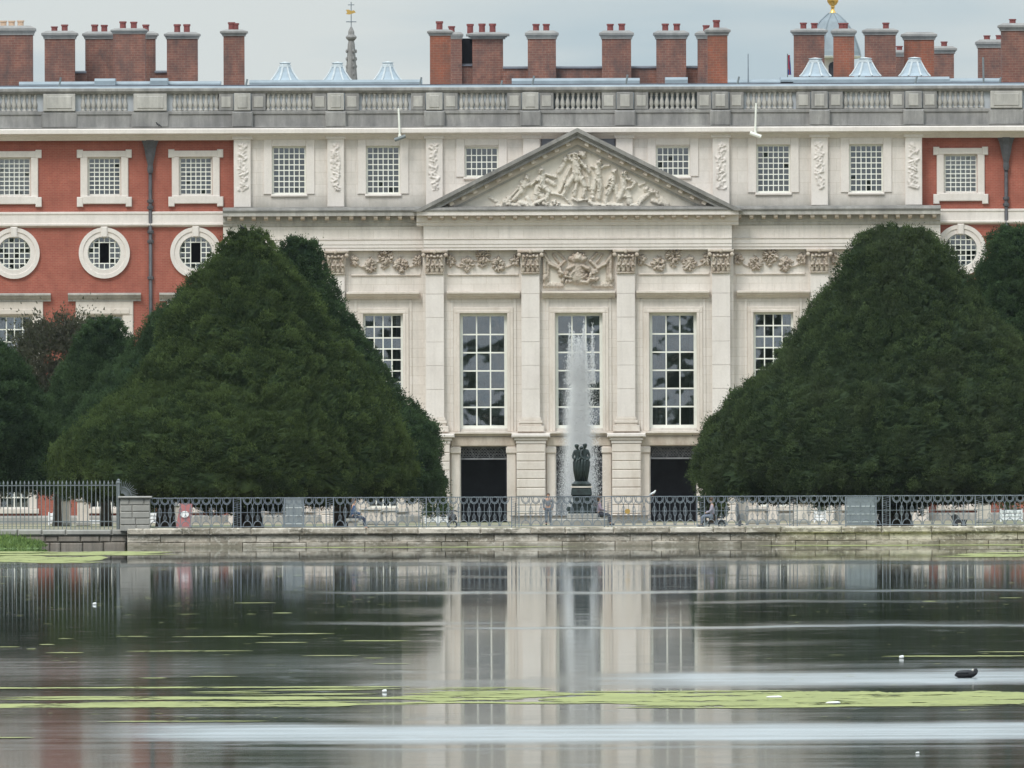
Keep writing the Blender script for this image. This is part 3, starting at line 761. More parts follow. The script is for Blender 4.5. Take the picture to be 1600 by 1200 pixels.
entab(XBc - .02, fx(1470), YS - .32, False)
entab(fx(662), fx(1144), YC - .42, True)

# --- pediment
ped = empty('pediment', parent=palace)
YP = YC - .42
ax_, az_ = fx(903), Z(200.5); lx, lz = fx(646), Z(330.5, 800); rx_, rz_ = fx(1161), Z(330, 1000)
def rake(x0, z0, x1, z1, o0, o1, proj, mat, name, back=.4):
    """one raking moulding between offsets o0..o1 measured square to the slope, below the outer edge"""
    d = Vector((x1 - x0, z1 - z0)).normalized(); n = Vector((d.y, -d.x))
    if n.y > 0: n = -n
    # cut the upper end on the apex vertical, the lower end level
    def pt(base, off, end):
        p = Vector(base) + n * off
        if end == 'apex': tt = (ax_ - p.x) / d.x
        else: tt = (lz - .004 - p.y) / d.y if off < .30 else (Z(328.5) - p.y) / d.y
        return p + d * tt
    A, B = (x0, z0), (x1, z1)
    q = [pt(A, o0, 'low'), pt(A, o0, 'apex'), pt(A, o1, 'apex'), pt(A, o1, 'low')]
    return MB().prism_y([(p.x, p.y) for p in q], YP - proj, YP + back).build(name, mat, ped)
for (x0, z0) in ((lx, lz), (rx_, lz)):
    rake(x0, z0, ax_, az_, 0, .17, .80, M['cornice_d'], 'raking_cornice')
    rake(x0, z0, ax_, az_, .173, .25, .70, M['cornice_d'], 'raking_cornice')
    rake(x0, z0, ax_, az_, .253, .40, .60, M['parapet'], 'raking_fascia')
    rake(x0, z0, ax_, az_, .403, .66, .14, M['stone_y'], 'raking_bed')
    rake(x0, z0, ax_, az_, .663, .76, .07, M['parapet_l'], 'raking_bead')
    d = Vector((ax_ - x0, az_ - z0)); ln = d.length; d.normalize(); n = Vector((d.y, -d.x)); n = -n if n.y > 0 else n
    k = 1.15
    ang = math.atan2(d.y, d.x); ang = ang if d.x > 0 else ang - PI
    while k < ln - .3:
        p = Vector((x0, z0)) + d * k + n * .50
        link('modillion', MB().box(-.10, .10, -.34, 0, -.06, .10).mesh('raking_block') if 'raking_block' not in bpy.data.meshes else bpy.data.meshes['raking_block'], M['carved'], ped, (p.x, YP - .139, p.y), (0, -ang, 0)); k += .60
# tympanum and its sculpture
def F2(x, y): return fx(x, y), Z(y, x)
caps = []; FR = np.random.default_rng(12)
def limb(x0, y0, x1, y1, r, h):
    a, b_ = F2(x0, y0), F2(x1, y1); caps.append((a[0], a[1], b_[0], b_[1], r * .95 / S0, h * .85))
    for _ in range(3):
        u = FR.random(); q = FR.uniform(-1, 1, 4) * r / S0; mx_, mz_ = a[0] + (b_[0]-a[0])*u, a[1] + (b_[1]-a[1])*u
        caps.append((mx_ + q[0], mz_ + q[1], mx_ + q[0]*.4 + q[2]*.7, mz_ + q[1]*.4 + q[3]*.9, FR.uniform(.025, .055), h * FR.uniform(.7, 1.25)))
def head(x, y, r=4.2, h=.34): limb(x, y, x, y + 1.5, r, h); limb(x - 1, y - 2, x + 1, y - 2.5, r * .8, h * 1.1)
# striding figure with a club in the middle
head(898, 246); limb(900, 252, 902, 270, 7.5, .36); limb(901, 268, 902, 280, 7, .30)
limb(896, 276, 887, 290, 4.6, .32); limb(887, 290, 880, 306, 3.6, .28); limb(907, 277, 914, 291, 4.8, .34); limb(914, 291, 912, 307, 3.6, .28)
limb(894, 252, 889, 243, 3, .3); limb(889, 243, 897, 240, 2.8, .3); limb(907, 252, 914, 262, 3.2, .32); limb(914, 262, 921, 268, 2.8, .3)
limb(900, 241, 921, 271, 1.8, .42); limb(909, 240.5, 911, 243, 5.5, .36)
limb(891, 262, 875, 299, 2.4, .24); limb(888, 270, 884, 300, 3, .16); limb(902, 284, 898, 305, 3, .18); limb(918, 268, 922, 296, 3, .16)
head(884, 250, 3.6, .22); limb(882, 256, 874, 268, 4, .16)
# left: seated and fallen figures
head(845, 268); limb(848, 274, 846, 290, 6.2, .3); limb(852, 272, 869, 277, 2.4, .28); limb(846, 288, 858, 300, 4.5, .3); limb(858, 300, 852, 315, 3.6, .28); limb(843, 276, 830, 290, 2.6, .26); limb(840, 292, 836, 312, 5, .2)
limb(856, 282, 866, 288, 4.2, .2); limb(828, 288, 812, 296, 3, .24)
head(823, 280, 4, .26); limb(821, 286, 815, 300, 5.5, .26); limb(815, 298, 803, 312, 4, .26); limb(812, 292, 800, 306, 2.4, .24); head(815, 286, 3, .18)
limb(797, 309, 790, 318, 4.2, .24); limb(792, 319, 812, 322, 4, .26); limb(812, 317, 833, 322, 5, .26); limb(836, 318, 850, 312, 3.4, .28); limb(850, 318, 862, 322, 4.2, .26); head(866, 318, 3.6, .28); limb(870, 321, 894, 323, 3.4, .26); limb(862, 302, 880, 306, 1.6, .24); limb(880, 306, 892, 320, 1.4, .22)
head(788, 316, 3.2, .22); limb(776, 321, 790, 322, 3, .16); limb(766, 309, 780, 318, 3, .10); limb(905, 314, 917, 312, 2.4, .24); limb(895, 311, 905, 315, 2.2, .22)
limb(824, 310, 830, 318, 4, .22); limb(842, 303, 848, 308, 4.4, .18)
# right: standing and seated figures
head(936, 256); limb(934, 262, 935, 276, 5.5, .3); limb(925, 260, 932, 264, 2.4, .24); limb(939, 262, 952, 259, 2.2, .24); limb(935, 274, 938, 292, 5, .26); limb(932, 276, 928, 296, 4, .22); limb(938, 290, 936, 310, 4, .24); limb(929, 284, 926, 302, 4, .16)
head(960.5, 270); limb(959, 276, 957, 290, 5, .28); limb(957, 289, 949, 304, 4.6, .26); limb(949, 302, 947, 318, 4, .22); limb(953, 278, 948, 292, 2.4, .24); limb(962, 292, 966, 314, 4.6, .18)
head(975, 274); limb(974, 280, 975, 296, 6, .3); limb(980, 279, 993, 286, 2.6, .28); limb(993, 286, 986, 294, 2.4, .28); limb(986, 294, 974, 297, 2.2, .28); limb(974, 296, 968, 310, 5, .26); limb(980, 300, 984, 316, 6, .22); limb(976, 308, 986, 308, 2, .26)
head(1010, 297, 3.6, .24); limb(1018, 298, 1010, 306, 4, .24); limb(1010, 306, 1000, 316, 4.2, .24); limb(1016, 302, 1024, 300, 2, .22); limb(1002, 310, 998, 322, 3.4, .22); limb(1024, 300, 1028, 308, 3, .16); limb(1020, 314, 1034, 318, 4, .18); limb(1034, 312, 1042, 320, 5, .14)
limb(930, 320, 946, 322, 4, .22); limb(952, 320, 972, 322, 4.4, .24); limb(986, 320, 1000, 322, 3.6, .2); limb(922, 316, 930, 322, 4, .2); head(926, 310, 3, .2); limb(1000, 290, 1008, 286, 2, .12); limb(963, 309, 984, 307, 1.6, .2)
slope = (az_ - lz) / (ax_ - lx)
def in_tymp(x, z):
    return z < az_ - 26.5 / S0 - np.abs(x - ax_) * slope * .995 + .1
relief('tympanum', fx(672), fx(1134), Z(329), Z(222), YP + .02, caps, M['relief'], ped, .03, .02, in_tymp, 0, 3)
MB().prism_y([(fx(660), Z(329)), (fx(1146), Z(329)), (fx(903), Z(206))], YP + .05, YS + 1.0).build('pediment_block', M['stone'], ped)
MB().box(fx(668), fx(1138), YP - .55, YP + .02, Z(328.3), Z(325.8)).build('pediment_ledge', M['stone_y'], ped)

# --- giant pilasters, capitals, bases
def capital_mesh(hw, h):
    mb = MB()
    mb.add([(-hw, -.02, 0), (hw, -.02, 0), (hw*1.18, -.10, h*.86), (-hw*1.18, -.10, h*.86), (-hw, .4, 0), (hw, .4, 0), (hw*1.18, .4, h*.86), (-hw*1.18, .4, h*.86)], [(0,1,2,3), (1,5,6,2), (4,0,3,7), (3,2,6,7)])
    mb.box(-hw*1.02, hw*1.02, -.10, .4, -.06, .0)
    mb.box(-hw*1.42, hw*1.42, -.26, .4, h*.88, h)
    for row, (z0, n, r) in enumerate(((0, 4, .36), (h*.30, 3, .44))):
        for i in range(n):
            x = (i - (n - 1) / 2) * hw * 2.1 / n
            mb.blob((x, -.08, z0 + h*.17), (hw*.24, .07, h*.19), 7, 5)
            mb.blob((x, -.20, z0 + h*r*.93), (hw*.22, .10, .055), 7, 4)
            for s in (-1, 1): mb.blob((x + s*hw*.15, -.12, z0 + h*.24), (hw*.10, .07, h*.09), 6, 4)
    for s in (-1, 1):
        mb.blob((s*hw*1.22, -.24, h*.78), (hw*.24, .12, hw*.24), 8, 5); mb.blob((s*hw*.78, -.16, h*.66), (hw*.16, .09, h*.16), 7, 5)
        mb.blob((s*hw*.34, -.2, h*.74), (hw*.17, .09, hw*.16), 7, 5)
    mb.blob((0, -.28, h*.93), (hw*.22, .08, h*.10), 7, 5)
    return mb.mesh('capital', True)
cap_me = capital_mesh(14.3 / S0, 35 / S0)
fest = 0
pil = [(379, YS), (525, YS), (680, YC), (829.5, YC), (978.5, YC), (1127, YC), (1281, YS), (1428, YS)]
for pxc, Yw in pil:
    c = fx(pxc, 540); hw = 14.3 / S0
    p_ = empty('pilaster', parent=palace)
    drums = [425.5, 459, 496, 534, 571, 608, 652]
    for k in range(len(drums) - 1):
        j = random.uniform(-.006, .006)
        MB().bbox(c - hw, c + hw, Yw - .30 + j, Yw + .05, Z(drums[k+1]) + .004, Z(drums[k]) - .004, .012).build('shaft_block', M['stone_w'], p_)
    link('capital', cap_me, M['carved'], p_, (c, Yw - .30, Z(425.5)))
    mb = MB()
    for (y1, y0, e) in ((657, 652, .05), (661.5, 657, .12), (665, 661.5, .08), (674.5, 665, .20)):
        mb.bbox(c - hw - e, c + hw + e, Yw - .30 - e, Yw + .05, Z(y1) + .002, Z(y0), .02)
    mb.build('base', M['stone_y'], p_)
    # rusticated pier below
    pr = empty('pier', parent=palace); hp = 22.7 / S0; yy = 690.0; n = 0
    mb = MB()
    mb.bbox(c - hp - .22, c + hp + .22, Yw - .78, Yw + .05, Z(683.5), Z(677), .05); mb.bbox(c - hp - .10, c + hp + .10, Yw - .66, Yw + .05, Z(688), Z(683.6), .04); mb.bbox(c - hp - .03, c + hp + .03, Yw - .58, Yw + .05, Z(693), Z(688.1), .02)
    mb.build('pier_cap', M['stone_w'], pr)
    yy = 693.2
    while yy < 806:
        MB().bbox(c - hp, c + hp, Yw - .55, Yw + .05, Z(yy + 13.75) + .012, Z(yy), .035).build('block', M['stone_y'], pr); yy += 13.75
    MB().bbox(c - hp - .1, c + hp + .1, Yw - .66, Yw + .05, GZ - .1, Z(yy) - .002, .03).build('pier_foot', M['plinth'], pr)

# --- carved frieze panels between the capitals
def festoon(cx, hw, Yw, seed):
    rg = np.random.default_rng(seed); cs = []; c = fx(cx, 410); zb, zt = Z(427.5), Z(391)
    def cluster(x, z, R, n, h):
        for _ in range(n):
            a, r = rg.uniform(0, 2*PI), R * math.sqrt(rg.random())
            px_, pz = x + r*math.cos(a), z + r*math.sin(a)
            l = rg.uniform(.03, .10)
            cs.append((px_, pz, px_ + l*math.cos(a), pz + l*math.sin(a), rg.uniform(.025, .06), h * rg.uniform(.45, 1.1)))
    W = hw / S0
    cluster(c, zt - .26, .28, 70, .30); cluster(c - .01, zt - .62, .12, 20, .16)
    for s in (-1, 1):
        cluster(c + s*W*.44, zb + .42, .25, 64, .26); cluster(c + s*W*.93, zb + .62, .18, 46, .24)
        for k in range(16):
            u = k / 15; x = c + s*W*(.44 + (.93 - .44)*u); z = zb + .42 - .20*math.sin(u*PI) + .2*u; cs.append((x, z, x + .05, z, .035, .10))
            x = c + s*W*.44*u; z = zt - .26 - .22*math.sin(u*PI) - (.0)*u; cs.append((x, z, x + .05*s, z - .02, .03, .10))
    relief('frieze_panel', c - W*1.02, c + W*1.02, zb, zt + .02, Yw - .02, cs, M['stone'], palace, .028, .03, seed=seed, mat2=M['carved'])
for k, (cx, hw, Yw) in enumerate(((452, 53, YS), (603, 54, YS), (755, 55, YC), (1053, 55, YC), (1204, 54, YS), (1354, 53, YS))):
    festoon(cx, hw, Yw, 40 + k)
    MB().bbox(fx(cx - hw, 410), fx(cx + hw, 410), Yw - .09, Yw + .02, Z(430), Z(427.3), .02).build('string_moulding', M['stone_y'], palace)
# coat of arms over the middle window
cs = []
def c2(x0, y0, x1, y1, r, h): a, b_ = F2(x0, y0), F2(x1, y1); cs.append((a[0], a[1], b_[0], b_[1], r / S0, h))
c2(902, 403, 904, 403, 8, .55); c2(893, 404, 897, 408, 5, .42); c2(908, 408, 913, 404, 5, .42); c2(903, 396, 903, 398, 3, .5)
for x in (896, 900, 904, 908, 912): c2(x, 397.5, x, 399, 1.8, .4)
c2(903, 414, 903, 432, 13, .34); c2(888, 420, 897, 415, 4, .4); c2(909, 415, 919, 420, 4, .4)
for k in range(44):
    rg = np.random.default_rng(300 + k); x = 903 + rg.uniform(-30, 30); y = 430 + rg.uniform(-9, 13) - abs(x - 903) * .1
    an = rg.uniform(0, 6.28); c2(x, y, x + 5*math.cos(an), y + 3.5*math.sin(an), rg.uniform(1.4, 3.4), rg.uniform(.16, .42))
for s in (-1, 1):
    c2(903 + s*54, 396, 903 + s*44, 412, 3, .24); c2(903 + s*44, 412, 903 + s*31, 419, 3.2, .28); c2(903 + s*31, 419, 903 + s*20, 408, 2.6, .24); c2(903 + s*52, 398, 903 + s*51, 440, 3.4, .22); c2(903 + s*46, 412, 903 + s*47, 438, 2.6, .16)
    c2(903 + s*51, 432, 903 + s*52, 436, 4.2, .3); c2(903 + s*38, 398, 903 + s*30, 410, 2.2, .14); c2(903 + s*30, 396, 903 + s*22, 404, 2.2, .14)
    for k in range(6): c2(903 + s*(24 + k*5), 446 - k*.6, 903 + s*(28 + k*5), 447, 3, .16)
relief('arms_panel', fx(848.5), fx(960), Z(453), Z(390.6), YC - .03, cs, M['relief'], palace, .035, .03, seed=9, mat2=M['carved'])

# --- window architraves and hoods of the main floor
for cx in bays_c + bays_s:
    cen = cx in bays_c; Yw = YC if cen else YS; c = fx(cx, 560); i_ = (37 if cen else 31) / S0
    mb = MB()
    for e, pr_, yt in ((i_ + .28, .10, 480), (i_ + .14, .13, 484.5)):
        for s in (-1, 1):
            a, b_ = sorted((c + s*i_, c + s*e)); mb.bbox(a, b_, Yw - pr_, Yw + .05, Z(674), Z(489), .02)
        mb.bbox(c - e, c + e, Yw - pr_ - .002, Yw + .05, Z(489), Z(yt), .02)
    mb.build('window_architrave', M['stone_y'], palace)
    e = i_ + .42
    for s in (-1, 1):
        a, b_ = sorted((c + s*(i_ + .28), c + s*e)); MB().bbox(a, b_, Yw - .05, Yw + .05, Z(674), Z(467), .015).build('window_jamb', M['stone'], palace)
    hh = 57 / S0
    profile_band('window_hood', c - hh, c + hh, [(.22, Z(454.5)), (.46, Z(455.5)), (.46, Z(458)), (.36, Z(459.5)), (.30, Z(462)), (.14, Z(464.5)), (.12, Z(466))], Yw, M['stone_y'])
# first-floor sill band
for a, b_, Yw in ((XL, XA, YS), (XA, XBc, YC), (XBc, XR, YS)):
    profile_band('sill_band', a + .002, b_ - .002, [(.10, Z(674)), (.36, Z(674.6)), (.36, Z(677)), (.14, Z(679)), (.10, Z(681))], Yw, M['stone_y'])

# --- doors
for cx in bays_c:
    c = fx(cx, 740); i_ = 36.5 / S0
    dr = empty('doorway', parent=palace)
    for s in (-1, 1):
        mb = MB(); a, b_ = sorted((c + s*i_, c + s*(i_ + .42))); mb.bbox(a, b_, YC - .12, YC + .05, GZ, Z(697), .03)
        mb.bbox(a - .04, b_ + .04, YC - .2, YC + .05, Z(708), Z(699), .03)
        mb.build('door_jamb', M['stone_y'], dr)
    MB().bbox(c - i_ - .42, c + i_ + .42, YC - .14, YC + .05, Z(697), Z(682), .04).build('lintel', M['carved'], dr)  # brownish stone, with the shade over the door put into its tone
    gm = MB(); z0, z1 = Z(716), Z(697.5)
    gm.box(c - i_, c + i_, YC + .3, YC + .36, z0 - .05, z0 + .03); gm.box(c - i_, c + i_, YC + .3, YC + .36, z1 - .04, z1)
    rg = np.random.default_rng(cx)
    for k in range(16):
        x = c - i_ + (k + .5) * 2 * i_ / 16; r = .06
        for q, zc in enumerate((z0 + .14, z0 + .28, z0 + .42)):
            pts = [(x + r*math.cos(u), YC + .33, zc + r*math.sin(u)) for u in np.linspace(0, 2*PI*.9, 9)]
            gm.tube(pts, .016, 4)
    for k in range(3):
        x = c + (k - 1) * i_ * .66; gm.tube([(x - .3, YC + .34, z0), (x - .15, YC + .34, z0 + .4), (x, YC + .34, z1 - .05), (x + .15, YC + .34, z0 + .4), (x + .3, YC + .34, z0)], .02, 4)
    gm.build('door_grille', M['grille'], dr)
    for s in (-1, 1):
        lf = MB().box(min(c + s*i_, c + s*(i_-.05)), max(c + s*i_, c + s*(i_-.05)), YC + .4, YC + 1.3, GZ, z0 - .1).build('door_leaf', M['dark_in'], dr)

# ------------------------------------------------------------------ things on and behind the roof
def thing_empty(name, loc, label, cat, group=None):
    return tag(empty(name, loc), label, cat, group)
d = 1060; s = FPX / d; c, zb = P(549.5, 128, d); zf = lambda y: P(549, y, d)[1]
sp = thing_empty('spire', (c, d, zb), 'slender grey spire with gilded weathervane rising between the roof skylights', 'spire')
MB().lathe(0, 0, [(.36, -.6), (.27, zf(112) - zb), (.235, zf(96) - zb), (.20, zf(82) - zb), (.18, zf(70) - zb), (.14, zf(64) - zb), (.26, zf(60) - zb), (.28, zf(57.5) - zb), (.16, zf(54) - zb), (.15, zf(49) - zb), (.05, zf(42) - zb)], 8).build('spire_shaft', M['parapet'], sp)
cr_ = MB()
for z in (zf(116) - zb, zf(104) - zb, zf(92) - zb, zf(80) - zb):
    for k in range(4):
        a_ = PI/2*k + .4; cr_.blob((.25*math.cos(a_), .25*math.sin(a_), z), (.06, .06, .1), 6, 4)
cr_.build('crocket', M['parapet'], sp)
MB().tube([(-.10, 0, -.6), (-.10, 0, zf(85) - zb)], .03, 5).build('strut', M['iron_p'], sp)
MB().tube([(0, 0, zf(44) - zb), (0, 0, zf(3) - zb)], .022, 6).build('vane_rod', M['iron'], sp)
vr = MB(); vr.tube([(-.26, 0, zf(34) - zb), (.26, 0, zf(34) - zb)], .025, 6); vr.tube([(0, -.2, zf(34) - zb), (0, .2, zf(34) - zb)], .02, 6); vr.tube([(-.16, 0, zf(7.5) - zb), (.16, 0, zf(7.5) - zb)], .02, 6)
vr.build('compass_arm', M['iron'], sp)
zz = zf(19) - zb
MB().prism_y([(-.26, zz - .1), (-.1, zz - .12), (.1, zz - .06), (.24, zz - .02), (.14, zz + .1), (.0, zz + .06), (-.12, zz + .13), (-.27, zz + .12), (-.2, zz)], -.02, .02).build('vane', M['gold'], sp)

d = 1075; c, zb = P(1302, 125, d); zf = lambda y: P(1302, y, d)[1] - zb
cu = thing_empty('cupola', (c, d, zb), 'lead domed cupola with gilded ball finial behind the chimney stacks', 'cupola')
s = FPX / d; pr_ = [(46, 88), (44.5, 80), (41, 70), (36.5, 58), (30, 45), (21, 33), (12, 25), (6.5, 21)]
MB().lathe(0, 0, [(r / s, zf(y)) for r, y in pr_], 8, 0, PI/8).build('dome', M['lead'], cu)
rb = MB()
for k in range(8):
    a_ = PI/8 + PI/4*k; rb.tube([(r/s*1.01*math.cos(a_), r/s*1.01*math.sin(a_), zf(y)) for r, y in pr_], .05, 5)
rb.build('dome_rib', M['lead'], cu)
MB().lathe(0, 0, [(38/s, zf(92)), (46/s, zf(91)), (48/s, zf(88)), (44/s, zf(87.5))], 8, 0, PI/8).build('dome_cornice', M['white'], cu)
MB().lathe(0, 0, [(30/s, -.8), (30/s, zf(91))], 8, 0, PI/8).build('drum', M['stone_w'], cu)
for k in range(8):
    a_ = PI/4*k; rr_ = 30/s*math.cos(PI/8) + .01
    MB().prism_y([(-.24, -.5), (.24, -.5), (.24, zf(104)), (.17, zf(99)), (0, zf(97)), (-.17, zf(99)), (-.24, zf(104))], -.03, .03).build('drum_dark_arch', M['dark_in'], cu, loc=(rr_*math.cos(a_), rr_*math.sin(a_), 0), rot=(0, 0, a_ + PI/2))  # solid dark arches on the drum; the shade inside each opening is painted
MB().lathe(0, 0, [(6/s, zf(22)), (4.5/s, zf(19)), (2.6/s, zf(15)), (2.6/s, zf(12)), (4/s, zf(10.5)), (2.5/s, zf(9.5)), (5.5/s, zf(7.5)), (8.5/s, zf(3)), (9/s, zf(0)), (8/s, zf(-4)), (5/s, zf(-8)), (1, zf(-8.2))][:-1] + [(1.2/s, zf(-10)), (.8/s, zf(-20))], 14).build('finial', M['gold'], cu, True)

d = 1012; c, zb = P(1231, 122, d); zf = lambda y: P(1231, y, d)[1] - zb
fl = thing_empty('flag', (c, d, zb), 'small red, white and blue flag drooping on a pole beside the chimneys', 'flag')
MB().tube([(0, 0, -.6), (0, 0, zf(84))], .025, 6).build('flagpole', M['iron_p'], fl)
m, t, b, o = new_mat('flag_cloth'); g = G(t)
wv = g.n('ShaderNodeTexWave', {'Vector': g.pos((1, 1, 1)), 'Scale': 2.2, 'Distortion': 6.0, 'Detail': 2.0})
t.links.new(g.ramp(wv.outputs['Fac'], [(0, (.03, .05, .25)), (.42, (.04, .06, .30)), (.5, (.6, .58, .58)), (.62, (.45, .03, .04))]), b.inputs['Base Color']); b.inputs['Roughness'].default_value = .8; M['flag'] = m
fm = MB(); nseg = 10; vs = []
for i in range(nseg + 1):
    u = i / nseg; z = zf(86) + (zf(117) - zf(86)) * u
    for k in range(5):
        q = k / 4; vs.append((.02 + q * (.10 + .06*u), .06*math.sin(q*7 + u*4), z))
for i in range(nseg):
    for k in range(4): fm.f.append((i*5 + k, i*5 + k + 1, i*5 + k + 6, i*5 + k + 5))
fm.v = vs; fm.build('cloth', M['flag'], fl, True)
d = 990; c, zb = P(1169.5, 124, d)
tag(MB().tube([(c, d, zb - .3), (c, d, P(1169.5, 84, d)[1])], [.035, .02], 6).build('aerial_rod', M['iron']), 'thin upright aerial rod on the roof, standing by itself', 'aerial')
# floodlights hung over the parapet
for px_, yt, yb, dx, lab in ((625, 169, 215, 1, 'white arm floodlight hung over the cornice above the second window left of pediment'), (1180, 163, 212, -1, 'white arm floodlight hung over the cornice at the right slope of pediment')):
    c = fx(px_, 190); fl_ = thing_empty('floodlight', (c, YS - .8, Z(yb)), lab, 'floodlight')
    zt = Z(yt) - Z(yb)
    MB().tube([(0, 0, .05), (-.05*dx, 0, zt), (-.05*dx, .55, zt)], .045, 6).build('arm', M['white'], fl_)
    MB().tube([(-.24, -.05, -.09*dx), (.27, -.05, .09*dx)], .09, 8).build('lamp_head', M['iron_p'] if px_ == 625 else M['white'], fl_)
    MB().box(-.07, .07, -.08, .05, -.02, .16).build('bracket', M['white'], fl_)

# ------------------------------------------------------------------ yews
M['yew'] = foliage_mat('yew_foliage', (.018, .034, .016), (.100, .142, .048), (.078, .108, .036))
M['yew_b'] = foliage_mat('yew_foliage_blue', (.013, .029, .018), (.070, .118, .054), (.058, .092, .040))
M['yew_w'] = foliage_mat('yew_foliage_old', (.018, .032, .018), (.092, .130, .054), (.070, .086, .044))
M['plum'] = foliage_mat('plum_foliage', (.050, .050, .040), (.105, .098, .075), (.070, .098, .045))
M['bark'] = plain('bark', (.10, .075, .055), .9, 0, .4, 5)
M['yew_core'] = plain('yew_shade_core', (.012, .022, .012), .9, 0, .3, 2, 0)
def vnoise(p, seed):
    """smooth value noise, sum of rotated sines"""
    rg = np.random.default_rng(seed); r = np.zeros(len(p))
    for k in range(7):
        dvec = rg.normal(size=3); dvec *= rg.uniform(.5, 2.2) / np.linalg.norm(dvec)
        r += np.sin(p @ dvec + rg.uniform(0, 6.28)) / (1 + .3*k)
    return r / 3.2
def yew(outline, d, mat, label, n_clump, seed, name='yew_tree', group='clipped yews', clump_r=(.15, .28), leaf=.052, per=60, lift=0.0, core=True, lump=.17, sides=.5, cat='yew', fuzz=1.0, depth_k=1.0, inset_=.07, top_lump=1.0):
    """outline: rows (y, left, right) read off the photograph, turned into a solid of revolution about its own leaning axis"""
    rg = np.random.default_rng(seed)
    Zs, Cx, Rr = [], [], []
    for (y, xl, xr) in outline:
        X0, z0 = P(xl, y, d); X1, z1 = P(xr, y, d)
        Zs.append((z0 + z1) / 2 - .04); Cx.append((X0 + X1) / 2); Rr.append(max(.12, (X1 - X0) / 2 - inset_))
    Zs, Cx, Rr = map(np.array, (Zs[::-1], Cx[::-1], Rr[::-1]))
    cyd = d + Rr.max() * .15
    top = Zs[-1]; gz = ground_z(d)
    root = tag(empty(name, (Cx[0], cyd, gz)), label, cat, group)
    off = np.array([Cx[0], cyd, gz])
    def surf(z, th, inset=0.0):
        c = np.interp(z, Zs, Cx); r = np.interp(z, Zs, Rr) - inset
        p = np.stack([c + r*np.cos(th), cyd + depth_k*r*np.sin(th), z], -1)
        nrm = np.stack([np.cos(th), np.sin(th), np.zeros_like(th)], -1)
        dz = .15; slope_ = (np.interp(z + dz, Zs, Rr) - np.interp(z - dz, Zs, Rr)) / (2*dz)
        nrm[:, 2] = -slope_; nrm /= np.linalg.norm(nrm, axis=1)[:, None]
        low = np.clip(1.15 - (z - Zs[0]) / (top - Zs[0]), .25, 1)
        b_ = (np.minimum(1, np.abs(vnoise(p * 1.35, seed)) * 2.6) - .72) * lump * 2.6 * low
        b_ = b_ - lump * 1.7 * np.exp(-(vnoise(p * 2.3, seed + 50) / .13)**2) - lump * 1.1 * np.exp(-(vnoise(p * 5.5, seed + 90) / .14)**2) + lump * .5
        return p + nrm * (b_ * np.clip(r/2.4, .15, 1))[:, None], nrm
    # area-weighted samples
    def sample(n, front):
        zz = np.linspace(Zs[0], top - .02, 400); rr_ = np.interp(zz, Zs, Rr); sl = np.gradient(rr_, zz)
        wgt = (rr_ + .25) * np.sqrt(1 + sl*sl); cdf = np.cumsum(wgt); cdf /= cdf[-1]
        span = PI * 1.15 if front else 2*PI; hgt = zz[-1] - zz[0]
        ni = max(4, int(math.sqrt(n * hgt * 1.3 / (span * rr_.mean())))); nj = n // ni + 1
        gi, gj = np.meshgrid(np.arange(ni), np.arange(nj)); gi = gi.ravel(); gj = gj.ravel(); m_ = len(gi)
        z = np.interp(np.mod(gi + rg.uniform(-.8, 1.8, m_), ni) / ni, cdf, zz)
        u = (gj + rg.uniform(-.6, 1.6, m_) + .5 * (gi % 2)) / nj
        th = -PI/2 + (u - .5) * span
        return z, th
    nf = int(n_clump * (1 - sides * .5)); z1, t1 = sample(nf, True); z2, t2 = sample(n_clump - nf, False)
    z = np.concatenate([z1, z2]); th = np.concatenate([t1, t2])
    # a few on the underside and crown
    p, nrm = surf(z, th)
    R = rg.uniform(*clump_r, len(z)) * np.clip(np.interp(z, Zs, Rr) / 1.5, .45, 1); tint = np.clip(.42 + .55*vnoise(p*4.0, seed + 7) + rg.normal(0, .22, len(z)), 0, 1)
    p = p + nrm * (rg.uniform(-.09, .03, len(z)) * fuzz)[:, None]
    K = per; nC = len(z)
    up = np.array([0, 0, 1.0])
    dirs = rg.normal(size=(nC, K, 3)); dirs /= np.linalg.norm(dirs, axis=2)[:, :, None]
    ax = nrm + .35*up; ax /= np.linalg.norm(ax, axis=1)[:, None]
    dots = (dirs * ax[:, None]).sum(2); dirs = np.where((dots < -.1)[:, :, None], -dirs, dirs)
    rad = R[:, None] * np.cbrt(rg.uniform(.45, 1, (nC, K)))
    q = p[:, None] + dirs * rad[:, :, None] * np.array([1, 1, 1.05]) - nrm[:, None] * (R * .62)[:, None, None] + nrm[:, None]*(fuzz*.05*rg.exponential(1.0, (nC, K)))[:, :, None]
    # leaf sprays: narrow triangles pointing outward and upward
    tipd = dirs*.7 + ax[:, None]*.5 + up*.25 + rg.normal(size=(nC, K, 3))*.45; tipd /= np.linalg.norm(tipd, axis=2)[:, :, None]
    side = np.cross(tipd, rg.normal(size=(nC, K, 3))); side /= np.linalg.norm(side, axis=2)[:, :, None] + 1e-9
    ln = leaf * rg.uniform(.6, 1.4, (nC, K, 1)); wd = ln * rg.uniform(.28, .5, (nC, K, 1))
    A = q - tipd*ln*.35 - side*wd; B = q - tipd*ln*.35 + side*wd; C = q + tipd*ln
    V = np.stack([A, B, C], 2).reshape(-1, 3)
    keep = (V.reshape(-1, 3, 3)[:, :, 2].min(1) > gz + .05)
    V = V.reshape(-1, 3, 3)[keep].reshape(-1, 3)
    lt = (tint[:, None] + rg.normal(0, .16, (nC, K))).clip(0, 1).reshape(-1)[keep]
    F = np.arange(len(V)).reshape(-1, 3)
    me = np_mesh('crown', V - off, F, mat, False, np.repeat(lt, 3))
    link('crown', me, None, root)
